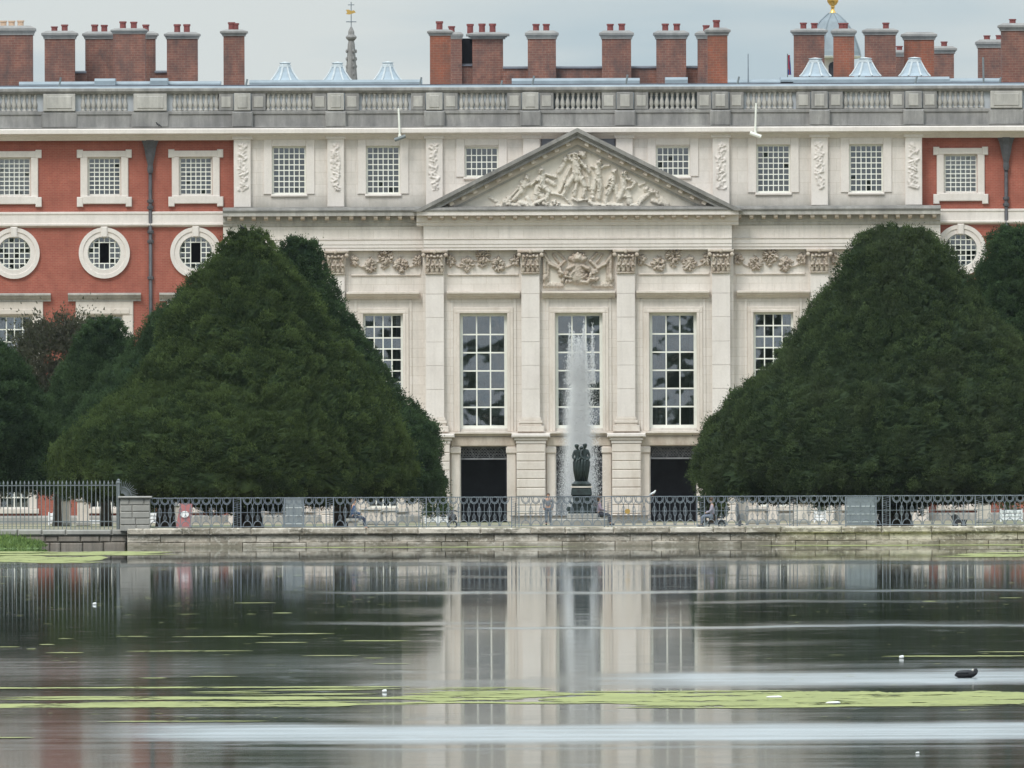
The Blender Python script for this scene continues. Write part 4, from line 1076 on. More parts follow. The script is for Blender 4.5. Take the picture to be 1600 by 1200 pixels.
    if core:
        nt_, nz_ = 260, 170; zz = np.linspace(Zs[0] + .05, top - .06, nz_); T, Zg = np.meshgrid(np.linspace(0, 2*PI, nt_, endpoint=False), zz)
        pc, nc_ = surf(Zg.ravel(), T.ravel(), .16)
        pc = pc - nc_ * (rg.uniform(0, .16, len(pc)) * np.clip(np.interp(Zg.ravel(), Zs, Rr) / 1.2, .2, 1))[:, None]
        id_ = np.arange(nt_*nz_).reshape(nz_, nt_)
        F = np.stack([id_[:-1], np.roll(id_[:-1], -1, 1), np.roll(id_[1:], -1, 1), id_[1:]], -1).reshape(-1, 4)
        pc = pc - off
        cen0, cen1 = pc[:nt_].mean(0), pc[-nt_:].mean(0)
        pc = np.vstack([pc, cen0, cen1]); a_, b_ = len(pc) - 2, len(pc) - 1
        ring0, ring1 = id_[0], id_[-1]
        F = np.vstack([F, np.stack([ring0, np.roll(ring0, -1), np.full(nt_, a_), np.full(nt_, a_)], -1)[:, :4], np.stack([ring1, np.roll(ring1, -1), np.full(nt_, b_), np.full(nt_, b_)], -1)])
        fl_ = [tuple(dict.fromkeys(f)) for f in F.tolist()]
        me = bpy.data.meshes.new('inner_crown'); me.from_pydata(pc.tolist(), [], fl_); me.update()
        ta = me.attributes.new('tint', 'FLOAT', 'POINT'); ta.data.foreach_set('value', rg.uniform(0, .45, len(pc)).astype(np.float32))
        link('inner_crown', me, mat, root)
    tr = MB(); hh = Zs[0] - gz + 1.2; rt = max(.12, Rr.max() * .055)
    for k in range(3):
        a_ = 2*PI*k/3 + seed; tr.tube([(rt*.9*math.cos(a_), rt*.9*math.sin(a_), -.1), (rt*.6*math.cos(a_), rt*.6*math.sin(a_), hh*.5), (rt*1.6*math.cos(a_), rt*1.6*math.sin(a_), hh)], [rt, rt*.75, rt*.5], 8)
    tr.build('trunk', M['bark'], root, True)
    return root

yew([(355, 386, 395), (358, 372, 407), (363, 358, 419), (380, 341, 431), (400, 325, 446), (430, 298, 470), (470, 272, 498), (520, 246, 532), (560, 226, 564), (600, 205, 594), (630, 165, 614), (660, 125, 630), (700, 88, 642), (740, 74, 648), (762, 92, 640), (773, 150, 600), (778, 300, 470), (800, 335, 445)], 815, M['yew'],
    'big conical yew with pointed top, front tree left of the fountain', 3900, 1, per=80)
yew([(370, 462, 478), (373, 450, 490), (379, 440, 500), (395, 428, 508), (425, 415, 517), (460, 400, 533), (500, 385, 552), (540, 370, 574), (570, 360, 602), (600, 350, 622), (620, 345, 634), (640, 340, 660), (665, 330, 680), (700, 322, 690), (735, 318, 699), (760, 330, 704), (775, 380, 690)], 850, M['yew_b'],
    'rounded yew rising just behind the pointed cone, touching the palace windows', 2700, 2, per=80)
yew([(440, 292, 318), (460, 270, 345), (490, 236, 380), (520, 216, 400), (550, 198, 410), (600, 150, 420), (640, 118, 430), (700, 92, 440), (750, 82, 440), (772, 100, 420)], 860, M['yew_b'],
    'dark yew shoulder showing on the outer flank of the pointed cone', 1700, 3, per=80)
yew([(494, 159, 170), (497, 147, 181), (504, 134, 192), (520, 122, 202), (545, 110, 214), (580, 90, 240), (640, 70, 260), (700, 60, 270), (765, 60, 270)], 890, M['yew_b'],
    'small dome topped yew in front of the brick wing window', 1100, 4, per=80)
yew([(497, 84, 112), (505, 66, 124), (520, 52, 136), (545, 40, 148), (580, 28, 156), (640, 16, 166), (700, 10, 170), (765, 10, 170)], 900, M['plum'],
    'loose purplish brown leaved tree in front of the brick wing', 700, 5, 'plum_tree', None, (.30, .60), .09, 110, 0, False, .6, cat='tree', fuzz=5)
yew([(532, -46, -26), (534, -64, -6), (539, -86, 10), (550, -100, 27), (580, -125, 46), (620, -150, 74), (680, -175, 98), (730, -190, 104), (758, -190, 98), (770, -150, 80)], 828, M['yew_b'],
    'dark yew cut off by the picture edge above the spear fence', 1800, 6, per=80)
yew([(349.5, 1400, 1416), (351.5, 1384, 1432), (356, 1366, 1448), (366, 1346, 1466), (388, 1323, 1488), (420, 1307, 1507), (450, 1292, 1526), (480, 1268, 1550), (520, 1238, 1585), (560, 1205, 1612), (590, 1172, 1636), (620, 1134, 1660), (660, 1108, 1685), (700, 1090, 1705), (735, 1080, 1720), (758, 1088, 1710), (770, 1150, 1660), (776, 1345, 1455), (800, 1362, 1440)], 815, M['yew_w'],
    'huge broad shouldered yew on the other side of the fountain, by the gull', 4600, 7, per=80)
yew([(353, 1592, 1622), (355, 1570, 1642), (359, 1555, 1660), (375, 1540, 1680), (400, 1532, 1690), (430, 1518, 1700), (470, 1512, 1712), (520, 1505, 1724), (600, 1490, 1740), (700, 1480, 1750), (765, 1480, 1750)], 850, M['yew_b'],
    'blunt topped yew at the picture edge behind the huge broad yew', 1900, 8, per=80)
yew([(755, 1104, 1124), (761, 1098, 1131), (770, 1094, 1136), (790, 1093, 1138), (806, 1096, 1134)], 905, M['yew_w'],
    'small round clipped bush beside the palace doorway above the scooter', 70, 9, 'round_bush', None, (.14, .24), .10, 40, 0, True, .06, cat='bush')

# ------------------------------------------------------------------ pond wall
YW = 790.0
wz = lambda y, x=900: P(x, y, YW)[1]
wall = tag(empty('pond_wall', (0, YW, 0)), 'low weathered stone retaining wall along the far edge of the pool', 'wall')
rg = np.random.default_rng(21)
x0w = P(199, 840, YW)[0]
def course(z0, z1, y0, lo, hi, bev, name, xa=x0w, xb=27.0):
    x = xa
    while x < xb:
        l = rg.uniform(lo, hi); j = rg.uniform(-.02, .02); t_ = rg.uniform(-.015, .012)
        MB().bbox(x + .008, x + l - .008, y0 + j - YW, y0 + .55 - YW, z0 + .006, z1 + t_, bev).build(name, M['pondwall'], wall); x += l
course(.45, .71, YW - .14, .9, 2.4, .05, 'coping_stone')
course(.17, .45, YW, .7, 2.0, .02, 'wall_stone')
course(-.5, .17, YW - .05, .8, 2.2, .02, 'wall_stone')
tag(MB().box(x0w + .1, 27, .45, 1.2, -.6, .62).build('wall_core', M['rubble'], wall))
# older rubble stretch with its own stones
rub = tag(empty('rubble_wall', (0, YW, 0)), 'darker brown rubble wall stretch under the spear fence', 'wall')
for (z0, z1) in ((-.3, .2), (.2, .45)):
    x = -26.0
    while x < x0w - .25:
        l = rg.uniform(.35, .9); j = rg.uniform(-.03, .03)
        MB().bbox(x + .01, min(x + l, x0w) - .01, .35 + j, .9, z0 + .01, z1 - .005 + rg.uniform(-.02, .01), .04).build('rubble_stone', M['rubble'], rub); x += l
x = -26.0
while x < x0w - .3:
    l = rg.uniform(.8, 1.8); MB().bbox(x + .01, min(x + l, x0w) - .01, .25, .95, .46, .68 + rg.uniform(-.01, .02), .05).build('coping_stone', M['plinth'], rub); x += l
# grassy bank on the corner
m, t, b, o = new_mat('bank_grass'); g = G(t); p = g.pos()
col = g.mix(g.ramp(g.noise(p, 2.5, 5), [(.35, 0), (.65, 1)]), (.06, .115, .022), (.15, .22, .05))
t.links.new(col, b.inputs['Base Color']); b.inputs['Roughness'].default_value = .85; M['grass'] = m
nx_, ny_ = 70, 26; X, Yg = np.meshgrid(np.linspace(-26, P(62, 850, 786)[0] + .1, nx_), np.linspace(783.2, 790.25, ny_))
v_ = (Yg - 783.2) / 7.05; e_ = np.clip((P(66, 850, 786)[0] - X) / 1.6, 0, 1)
Hh = -.12 + (.55 + .10*np.sin(X*1.7) + .05*np.sin(X*5.1 + Yg)) * np.clip(v_*1.6, 0, 1)**.7 * e_**.5
id_ = np.arange(nx_*ny_).reshape(ny_, nx_); F = np.stack([id_[:-1, :-1], id_[:-1, 1:], id_[1:, 1:], id_[1:, :-1]], -1).reshape(-1, 4)
tag(link('grass_bank', np_mesh('grass_bank', np.stack([X.ravel(), Yg.ravel(), Hh.ravel()], -1), F, M['grass'], True)), 'green grassy bank in the corner of the pool', None, None, 'structure')
n = 9000; ii = rg.integers(0, nx_*ny_, n); bp = np.stack([X.ravel()[ii] + rg.uniform(-.25, .25, n), Yg.ravel()[ii] + rg.uniform(-.2, .2, n), Hh.ravel()[ii]], -1)
bp = bp[bp[:, 2] > .0]; n = len(bp); h_ = rg.uniform(.05, .16, n) * (1 + 1.2*(rg.random(n) > .93)); a_ = rg.uniform(0, PI, n); wv_ = .03
dx = np.stack([np.cos(a_)*wv_, np.sin(a_)*wv_, np.zeros(n)], -1); tip = bp + np.stack([rg.normal(0, .04, n), rg.normal(0, .04, n), h_], -1)
V = np.stack([bp - dx, bp + dx, tip], 1).reshape(-1, 3)
tag(link('grass', np_mesh('grass', V, np.arange(len(V)).reshape(-1, 3), M['grass'])), 'uneven green grass on the pool bank', 'grass', None, 'stuff')

# ------------------------------------------------------------------ railing along the wall
YR = 790.25; sr = FPX / YR
zr0, zr1 = .72, P(900, 775.5, YR)[1]; HR = zr1 - zr0
rail = tag(empty('iron_railing', (0, YR, 0)), 'ornate grey wrought iron railing with loops along the stone wall', 'railing')
xa, xb = P(234, 800, YR)[0], P(1660, 800, YR)[0]
MB().box(xa, xb, -.025, .025, zr1 - .035, zr1).build('top_rail', M['iron'], rail)
MB().box(xa, xb, -.018, .018, zr0 + .03, zr0 + .055).build('bottom_rail', M['iron'], rail)
MB().box(xa, xb, -.012, .012, zr0 + HR*.50, zr0 + HR*.515).build('middle_rail', M['iron'], rail)
U = 16.1 / sr; nu = int((xb - xa) / U)
lp = MB()
rt = .017
lp.tube([(U*.42*math.cos(q), 0, HR*.97 + HR*.21*math.sin(q)) for q in np.linspace(PI, 2*PI, 9)], rt, 5)
lp.tube([(U*.27*math.cos(q), 0, HR*.90 + HR*.10*math.sin(q)) for q in np.linspace(0, 2*PI, 11)], rt*.8, 5)
loop_me = lp.mesh('rail_loop')
br_ = MB(); br_.tube([(0, 0, .04), (0, 0, HR*.76)], .018, 5); br_.tube([(0, 0, HR*.72), (-U*.14, 0, HR*.82), (-U*.10, 0, HR*.92)], .011, 5); br_.tube([(0, 0, HR*.72), (U*.14, 0, HR*.82), (U*.10, 0, HR*.92)], .011, 5)
br_.tube([(-U*.16*math.cos(q), 0, HR*.50 + HR*.17*math.sin(q)) for q in np.linspace(0, 2*PI, 11)], .011, 5)
br_.blob((0, -.01, HR*.5), (.035, .03, .035), 6, 4)
bar_me = br_.mesh('rail_bar')
ar = MB(); ar.tube([(U*.42*math.cos(q), 0, .04 + HR*.19*math.sin(q)) for q in np.linspace(0, PI, 9)], rt, 5)
ar.tube([(0, 0, HR*.2), (0, 0, HR*.48)], .012, 5); ar.tube([(U*.15*math.cos(q), 0, HR*.33 + HR*.09*math.sin(q)) for q in np.linspace(0, 2*PI, 9)], .01, 5)
ar.tube([(0, 0, HR*.5), (0, 0, HR*.78)], .011, 5)
arch_me = ar.mesh('rail_arch')
MB().lathe(0, 0, [(.02, -.03), (.10, -.02), (.10, .0)], 10).build('emblem', M['gold'], rail, loc=(P(981, 799, YR)[0], -.03, P(981, 799, YR)[1]), rot=(PI/2, 0, 0))
for k in range(nu):
    x = xa + (k + .5) * U
    if k % 9 == 8:
        po = MB(); 
        for s in (-1, 1): po.box(x + s*U*.36 - .02, x + s*U*.36 + .02, -.02, .02, zr0 - .05, zr1 + .005)
        for q in range(6): po.tube([(x - U*.3 + U*.6*((i % 2)), 0, zr0 + HR*(.06 + q*.15) + .05*i) for i in range(4)], .011, 5)
        po.tube([(x, .02, zr0 + HR*.8), (x, .5, zr0 - .05)], .016, 5)
        po.build('rail_post', M['iron'], rail); continue
    link('rail_loop', loop_me, M['iron'], rail, (x, 0, zr0)); link('rail_arch', arch_me, M['iron'], rail, (x, 0, zr0))
    if k % 9 != 0: link('rail_bar', bar_me, M['iron'], rail, (x - U/2, 0, zr0))

# stone pier ending the railing
xp0, xp1 = P(188, 800, YR - .2)[0], P(235, 800, YR - .2)[0]; pr = tag(empty('stone_pier', ((xp0+xp1)/2, YR, .6)), 'square rough stone pier with flat cap where the two fences meet', 'pier')
hw = (xp1 - xp0) / 2; z1 = P(210, 779, YR)[1] - .6
nc = 5
for k in range(nc):
    za, zb_ = k * z1 / nc, (k + 1) * z1 / nc; x = -hw
    while x < hw - .05:
        l = min(rg.uniform(.3, .62), hw - x); 
        if hw - (x + l) < .15: l = hw - x
        MB().bbox(x + .006, x + l - .006, -.35 + rg.uniform(-.012, .012), .45, za + .005, zb_ - .005, .03).build('pier_stone', M['plinth'], pr); x += l
MB().box(-hw + .05, hw - .05, -.3, .4, 0, z1).build('pier_core', M['rubble'], pr)
MB().bbox(-hw - .07, hw + .07, -.45, .55, z1 + .002, z1 + .09, .03).build('pier_cap', M['plinth'], pr)

# spear fence
sf = tag(empty('spear_fence', (0, YR + .3, 0)), 'tall grey spear topped iron fence at the pool corner', 'fence')
zt_ = P(90, 752, YR)[1]; zs0 = .66
spm = MB(); spm.tube([(0, 0, zs0), (0, 0, zt_ - .12)], .018, 5); spm.lathe(0, 0, [(.018, zt_ - .13), (.034, zt_ - .10), (.030, zt_ - .05), (.004, zt_ + .03)], 6); sp_me = spm.mesh('spear_bar')
k = 0
for px_ in np.arange(-40, 184, 6.55):
    x = P(px_, 790, YR)[0]; link('spear_bar', sp_me, M['iron_p'], sf, (x, 0, 0))
for zz_ in (P(90, 758.5, YR)[1], P(90, 815, YR)[1]):
    MB().box(P(-44, 790, YR)[0], P(186, 790, YR)[0], -.02, .02, zz_ - .018, zz_ + .018).build('fence_rail', M['iron_p'], sf)
x = P(185.5, 790, YR)[0]
MB().lathe(x, 0, [(.05, zs0), (.05, P(186, 757, YR)[1]), (.085, P(186, 754, YR)[1]), (.05, P(186, 752, YR)[1]), (.06, P(186, 749.5, YR)[1]), (.01, P(186, 748, YR)[1])], 8).build('fence_post', M['iron_p'], sf)
fan = MB(); cx_, cz_ = x + .12, P(186, 776, YR)[1]
for k in range(13):
    a_ = math.radians(3 + k * 8); r_ = .62 if k % 2 else .56
    fan.tube([(cx_ + .12*math.cos(a_), 0, cz_ + .12*math.sin(a_)), (cx_ + r_*math.cos(a_), 0, cz_ + r_*math.sin(a_))], [.013, .006], 4)
for r_ in (.2, .36): fan.tube([(cx_ + r_*math.cos(q), 0, cz_ + r_*math.sin(q)) for q in np.linspace(0, PI/2, 10)], .012, 4)
fan.build('spiked_fan', M['iron_p'], sf)

# ------------------------------------------------------------------ statue and fountain
DS = 880.0; c, _ = P(909, 780, DS); gs = ground_z(DS); zs_ = lambda y: P(909, y, DS)[1] - gs
st = tag(empty('statue', (c, DS, gs)), 'dark bronze group of standing figures on a stepped pedestal before the fountain jet', 'statue')
stw = M['plinth']
MB().bbox(-48/37.5, 22/37.5*2, -1.2, 1.2, -.05, zs_(811), .04).build('stone_step', stw, st)
MB().bbox(-23/37.5, 30/37.5, -.8, .8, zs_(811), zs_(802.5), .03).build('stone_base', stw, st)
pd = MB(); k = 1/37.5
pd.lathe(0, 0, [(22*k*1.35, zs_(802.4)), (21*k*1.35, zs_(797)), (16*k*1.35, zs_(793)), (14*k*1.35, zs_(783)), (15*k*1.35, zs_(775)), (18*k*1.3, zs_(773)), (17*k*1.3, zs_(765)), (16*k*1.3, zs_(762))], 4, 0, PI/4)
pd.build('pedestal', M['bronze'], st)
MB().lathe(0, 0, [(18.5*k*1.3, zs_(761.9)), (18.5*k*1.3, zs_(759.8))], 4, 0, PI/4).build('pedestal_slab', M['stone_y'], st)
MB().lathe(0, 0, [(15*k, zs_(759.7)), (15.5*k, zs_(756)), (13*k, zs_(754)), (11*k, zs_(752))], 12).build('figure_base', M['bronze'], st)
sw = MB()
for a_ in range(3): sw.tube([(-.35 + .35*a_ - .15, -.5, zs_(783)), (-.35 + .35*a_, -.56, zs_(789)), (-.35 + .35*a_ + .15, -.5, zs_(783))], .05, 6)
for s in (-1, 1):
    for q in range(3): sw.blob((s*(.34 + .1*q), -.42, zs_(799) + .05*q), (.12, .14, .11), 7, 5)
sw.build('pedestal_ornament', M['bronze'], st)
def skin_obj(name, joints, edges, mat, parent, root=0, sub=2, loc=(0, 0, 0), rot=(0, 0, 0)):
    me = bpy.data.meshes.new(name); me.from_pydata([j[:3] for j in joints], edges, []); me.update()
    o = link(name, me, mat, parent, loc, rot)
    md = o.modifiers.new('skin', 'SKIN'); md.use_smooth_shade = True
    for i, j in enumerate(joints):
        sv = me.skin_vertices[0].data[i]; r = j[3]; sv.radius = (r, r) if not isinstance(r, tuple) else r; sv.use_root = (i in root) if isinstance(root, (list, tuple)) else (i == root)
    s_ = o.modifiers.new('sub', 'SUBSURF'); s_.levels = 1; s_.render_levels = sub
    return o
# three standing figures back to back, arms linked
hfig = zs_(692) - zs_(752.5); sF = hfig / 1.70
def grace(ang, off, lean, hz):
    # (lean shifts the head; weight on one leg, arms laid over the neighbours' shoulders)
    J = [(0, 0, .92, .135), (0, 0, 1.10, .105), (0, 0, 1.30, .135), (0, 0, 1.43, .062), (lean*.5, -.02, 1.49, .05), (lean, -.04, 1.59, .115), (lean, .02, 1.67, .115),
         (-.15, 0, 1.36, .075), (-.21, -.08, 1.12, .06), (-.06, -.20, .98, .05), (.15, 0, 1.36, .075), (.21, -.08, 1.12, .06), (.06, -.21, .92, .05),
         (-.10, 0, .82, .12), (-.10, -.06, .46, .085), (-.07, .0, .08, .055), (-.07, -.10, .03, .05), (.10, 0, .82, .12), (.09, -.03, .46, .085), (.06, .02, .08, .055), (.06, -.08, .03, .05)]
    E = [(0,1),(1,2),(2,3),(3,4),(4,5),(5,6),(2,7),(7,8),(8,9),(2,10),(10,11),(11,12),(0,13),(13,14),(14,15),(15,16),(0,17),(17,18),(18,19),(19,20)]
    q = sF * hz; J = [(x*q, y*q, z*q, r*q) for x, y, z, r in J]
    skin_obj('figure', J, E, M['bronze'], st, 0, 2, (off[0], off[1], zs_(753)), (0, 0, ang))
grace(-.35, (-.15, -.06), -.04, .985); grace(.30, (.13, -.08), .02, 1.0); grace(PI, (.02, .16), .02, .93)
dr_ = MB()
for k_ in range(7):
    a_ = -PI/2 + (k_ - 3) * .42
    dr_.tube([(.20*math.cos(a_), .16*math.sin(a_), zs_(752)), (.27*math.cos(a_), .22*math.sin(a_), zs_(735)), (.31*math.cos(a_ + .1), .25*math.sin(a_), zs_(722)), (.22*math.cos(a_ + .3), .18*math.sin(a_), zs_(712))], [.07, .085, .075, .03], 7)
dr_.build('drapery', M['bronze'], st, True)

# fountain jet: a mass of droplets thrown up and falling back, rooted in a low stone basin
DF = 925.0; sF_ = FPX / DF; cF, _ = P(906, 700, DF); gF = ground_z(DF); zF = lambda y: P(906, y, DF)[1] - gF
m, t, b, o = new_mat('spray'); g = G(t); t.nodes.remove(b)
df = g.n('ShaderNodeBsdfDiffuse', {0: (.99, .99, .995, 1)}); tl = g.n('ShaderNodeBsdfTranslucent', {0: (.99, .99, .995, 1)})
ms = g.n('ShaderNodeMixShader', {0: .5, 1: df.outputs[0], 2: tl.outputs[0]})
m2 = g.n('ShaderNodeMixShader', {0: .85, 1: g.n('ShaderNodeBsdfTransparent').outputs[0], 2: ms.outputs[0]})
t.links.new(m2.outputs[0], o.inputs[0]); M['spray'] = m
ft = tag(empty('fountain', (cF, DF, gF)), 'tall white water jet of the garden fountain behind the bronze statue', 'fountain')
bm_ = MB(); bm_.lathe(0, 0, [(3.0, -.1), (3.0, .30), (3.1, .36), (2.8, .36), (2.75, .1)], 40); bm_.build('basin', M['plinth'], ft)
MB().lathe(0, 0, [(2.76, .2), (.0001, .2)], 40).build('basin_water', M['water'], ft)
rg = np.random.default_rng(77)
P_, S_ = [], []
def add_drops(n, fx_, size):
    for _ in range(1): pass
def col_drops(n, x0, ytop, ybot, w0, w1, peak=.5, smin=.012, smax=.045, el=3.0):
    """column of drops from ytop (spread w0) to ybot (spread w1), px units about x0"""
    u = rg.beta(1.7, 1.0, n); y = ytop + (ybot - ytop) * u
    w_ = w0 + (w1 - w0) * u
    x = x0 + rg.normal(0, 1, n) * w_
    X_ = (x - 906) / sF_; Zz = (HOR - y) / sF_ + CAM_H - gF; Yy = rg.normal(0, 1, n) * w_ / sF_
    P_.append(np.stack([X_, Yy, Zz], -1)); S_.append(np.stack([rg.uniform(smin, smax, n), rg.uniform(smin, smax, n)*el], -1))
col_drops(34000, 907, 525, 775, 5.5, 11.5, smin=.006, smax=.015)
col_drops(36000, 907, 555, 775, 7.0, 10.5, smin=.006, smax=.015)
col_drops(4000, 905, 520, 640, 2.6, 7, smin=.005, smax=.013)
for (x0, yt, w_, n) in ((891, 502, 1.6, 900), (914, 499, 1.4, 900), (927, 502, 1.2, 700), (897, 516, 2.2, 1300), (913, 510, 2.0, 1500), (926, 516, 1.6, 700), (890, 535, 2.2, 350)):
    col_drops(n, x0, yt, 600, w_*.6, w_*1.9, smin=.005, smax=.013, el=4.5)
col_drops(5000, 900, 560, 805, 11, 17, smin=.004, smax=.009, el=2.5)
col_drops(3000, 885, 690, 806, 8, 11, smin=.004, smax=.009, el=2.5)
col_drops(2500, 864, 780, 808, 8, 11, smin=.004, smax=.010, el=1.5)
col_drops(2500, 931, 545, 800, 5, 8, smin=.004, smax=.009, el=2.4)
Pn, Sn = np.concatenate(P_), np.concatenate(S_)
kp = (Pn[:, 2] > .22) & (np.hypot(Pn[:, 0], Pn[:, 1]) < 2.7); Pn, Sn = Pn[kp], Sn[kp]
OC = np.array([(1,0,-.4), (-.6,.9,-.4), (-.6,-.9,-.4), (0,0,1.2)], float); OF = np.array([(0,1,3),(1,2,3),(2,0,3),(1,0,2)])
sc3 = np.stack([Sn[:, 0], Sn[:, 0], Sn[:, 1]], -1)
V = (Pn[:, None] + OC[None] * sc3[:, None]).reshape(-1, 3); F = (OF[None] + 4*np.arange(len(Pn))[:, None, None]).reshape(-1, 3)
tag(link('water_jet', np_mesh('water_jet', V, F, M['spray'], True), None, ft), kind='stuff')

m = bpy.data.materials.new('spray_mist'); m.use_nodes = True; t = m.node_tree; t.nodes.clear(); g = G(t); o = t.nodes.new('ShaderNodeOutputMaterial')
oc = t.nodes.new('ShaderNodeTexCoord').outputs['Object']; sx = g.n('ShaderNodeSeparateXYZ', {0: oc})
flat = g.n('ShaderNodeCombineXYZ', {0: sx.outputs[0], 1: sx.outputs[1]}).outputs[0]
r_ = g.n('ShaderNodeVectorMath', {0: flat}, operation='LENGTH').outputs['Value']
r_ = g.n('ShaderNodeMath', {0: r_, 1: g.n('ShaderNodeMapRange', {0: sx.outputs[2], 1: 1.0, 2: 6.8, 3: 1.0, 4: .62}).outputs[0]}, operation='DIVIDE').outputs[0]
rad_ = g.n('ShaderNodeMapRange', {0: r_, 1: 0.0, 2: 1.0, 3: 1.0, 4: 0.0}, interpolation_type='SMOOTHERSTEP').outputs[0]
top_ = g.n('ShaderNodeMapRange', {0: sx.outputs[2], 1: 5.6, 2: 7.4, 3: 1.0, 4: 0.0}).outputs[0]
nz_ = g.ramp(g.noise(g.n('ShaderNodeMapping', {0: oc, 'Scale': (1, 1, .3)}).outputs[0], 2.2, 3, .6), [(.3, .25), (.7, 1.2)])
dn = g.n('ShaderNodeMath', {0: rad_, 1: top_}, operation='MULTIPLY').outputs[0]
dn = g.n('ShaderNodeMath', {0: dn, 1: nz_}, operation='MULTIPLY').outputs[0]
dn = g.n('ShaderNodeMath', {0: dn, 1: 1.7}, operation='MULTIPLY').outputs[0]
pv = g.n('ShaderNodeVolumePrincipled', {'Color': (.995, .998, 1, 1), 'Density': dn})
t.links.new(pv.outputs[0], o.inputs['Volume'])
tag(MB().lathe(0, 0, [(1.05, .22), (1.05, 7.5)], 16).build('spray_mist', m, ft, loc=(-.18, 0, 0)), kind='stuff')

# ------------------------------------------------------------------ duckweed
m, t, b, o = new_mat('duckweed'); g = G(t); p = g.pos((1, .3, 1))
col = g.mix(g.ramp(g.noise(p, .9, 6, .7), [(.3, 0), (.7, 1)]), (.21, .225, .07), (.35, .37, .12))
col = g.mix(g.ramp(g.noise(g.pos((3, .8, 1)), 2.0, 5, .7), [(.45, 0), (.7, .6)]), col, (.13, .15, .05))
t.links.new(col, b.inputs['Base Color']); b.inputs['Roughness'].default_value = .8
gap = g.ramp(g.noise(g.pos((1.1, .33, 1)), 1.0, 6, .75), [(.39, 0), (.45, 1)])
t.links.new(g.n('ShaderNodeMixShader', {0: gap, 1: g.n('ShaderNodeBsdfTransparent').outputs[0], 2: b.outputs[0]}).outputs[0], o.inputs[0]); M['weed'] = m
dv, dfc = [], []
rg = np.random.default_rng(5)
nstrip = [0]
def mat_strip(x0, x1, yt, yb, rag=.25, taper=.08):
    nstrip[0] += 1
    """a drifted mat of weed lying across the pool; ragged long edges"""
    n = max(8, int((x1 - x0) / 5)); rag = rag * .7; base = len(dv)
    ph = rg.uniform(0, 6.28, 8)
    for i in range(n + 1):
        u = i / n; px_ = x0 + (x1 - x0) * u
        tp = min(1, u / taper, (1 - u) / taper); tp = max(.02, tp) ** .6
        nz = lambda o_: .5*math.sin(u*(x1-x0)*.021 + ph[o_]) + .3*math.sin(u*(x1-x0)*.067 + ph[o_+1]) + .25*rg.normal()
        h = (yb - yt); mid = (yt + yb) / 2
        a_ = mid - h/2*tp*(1 + rag*nz(0)); b_ = mid + h/2*tp*(1 + rag*nz(2))
        for yy in (a_, max(b_, a_ + .15)):
            Yw = FPX * CAM_H / (yy - HOR); dv.append(((px_ - 800) * Yw / FPX, Yw, .004 + .00004 * nstrip[0]))
        if i: q = base + 2*i; dfc.append((q - 2, q, q + 1, q - 1))
def band(x0, x1, yt, yb, n, cover=.6, hk=.3):
    for _ in range(n):
        l = (x1 - x0) * rg.uniform(.15, cover); a_ = rg.uniform(x0, x1 - l); h = (yb - yt) * rg.uniform(.4, 1) * hk; y = rg.uniform(yt + h/2, yb - h/2)
        mat_strip(a_, a_ + l, y - h/2, y + h/2, .5, .35)
mat_strip(840, 1760, 1083, 1104, .22, .25); band(600, 1010, 1078, 1102, 16, .5, .2); mat_strip(-60, 560, 1097, 1103.5, .25, .06); band(-60, 680, 1086, 1104, 16, .5, .14); band(860, 1640, 1079, 1108, 14, .5, .12)
mat_strip(-60, 640, 1072, 1074, .5); mat_strip(20, 720, 1090, 1092, .5); band(280, 900, 1074, 1086, 12, .4, .13)
for a_, b_, y, h in ((400, 522, 989.5, 2.2), (268, 425, 993.5, 2), (196, 395, 1016, 2), (398, 480, 1003, 1.6), (530, 640, 1001, 1.8), (1375, 1640, 1028, 2.4), (1526, 1640, 1021.5, 1.6), (150, 420, 1126, 2.2), (-30, 52, 1150.5, 2.2),
                  (425, 456, 957, 1.6), (470, 560, 1024, 1.5), (566, 600, 1028, 1.5), (290, 370, 1056, 2), (215, 260, 1058, 2), (60, 85, 1005, 1.5), (-20, 30, 1008.5, 1.8), (70, 130, 1018, 2), (365, 430, 941, 1.4), (580, 640, 1037, 1.3), (1440, 1470, 942, 1.2), (1560, 1600, 937, 1.1), (640, 800, 1086.5, 1.4), (90, 115, 996, 1.2), (40, 56, 1012, 1.4), (180, 230, 993, 1.2)):
    mat_strip(a_, b_, y - h*.32, y + h*.32, .6, .3)
band(-90, 280, 858.5, 866, 9, .8, .4); band(-110, 170, 866, 878, 9, .8, .4); mat_strip(1180, 1700, 853.2, 855.0, .5, .2); band(1460, 1740, 860, 877, 14, .6, .16); mat_strip(400, 900, 854.2, 855.4, .6, .3)
for _ in range(330):
    y = rg.choice([rg.uniform(886, 960), rg.uniform(920, 1075), rg.uniform(1100, 1125)]); x = rg.uniform(-20, 640) if rg.random() < .72 else rg.uniform(1180, 1620)
    l = rg.exponential(5) + 1.5; h = rg.uniform(.15, .4)
    mat_strip(x, x + l, y - h/2, y + h/2, .4, .4)
me = bpy.data.meshes.new('duckweed'); me.from_pydata(dv, [], dfc); me.update()
tag(link('duckweed', me, M['weed']), 'yellow green duckweed drifted in long mats on the water', 'duckweed', None, 'stuff')

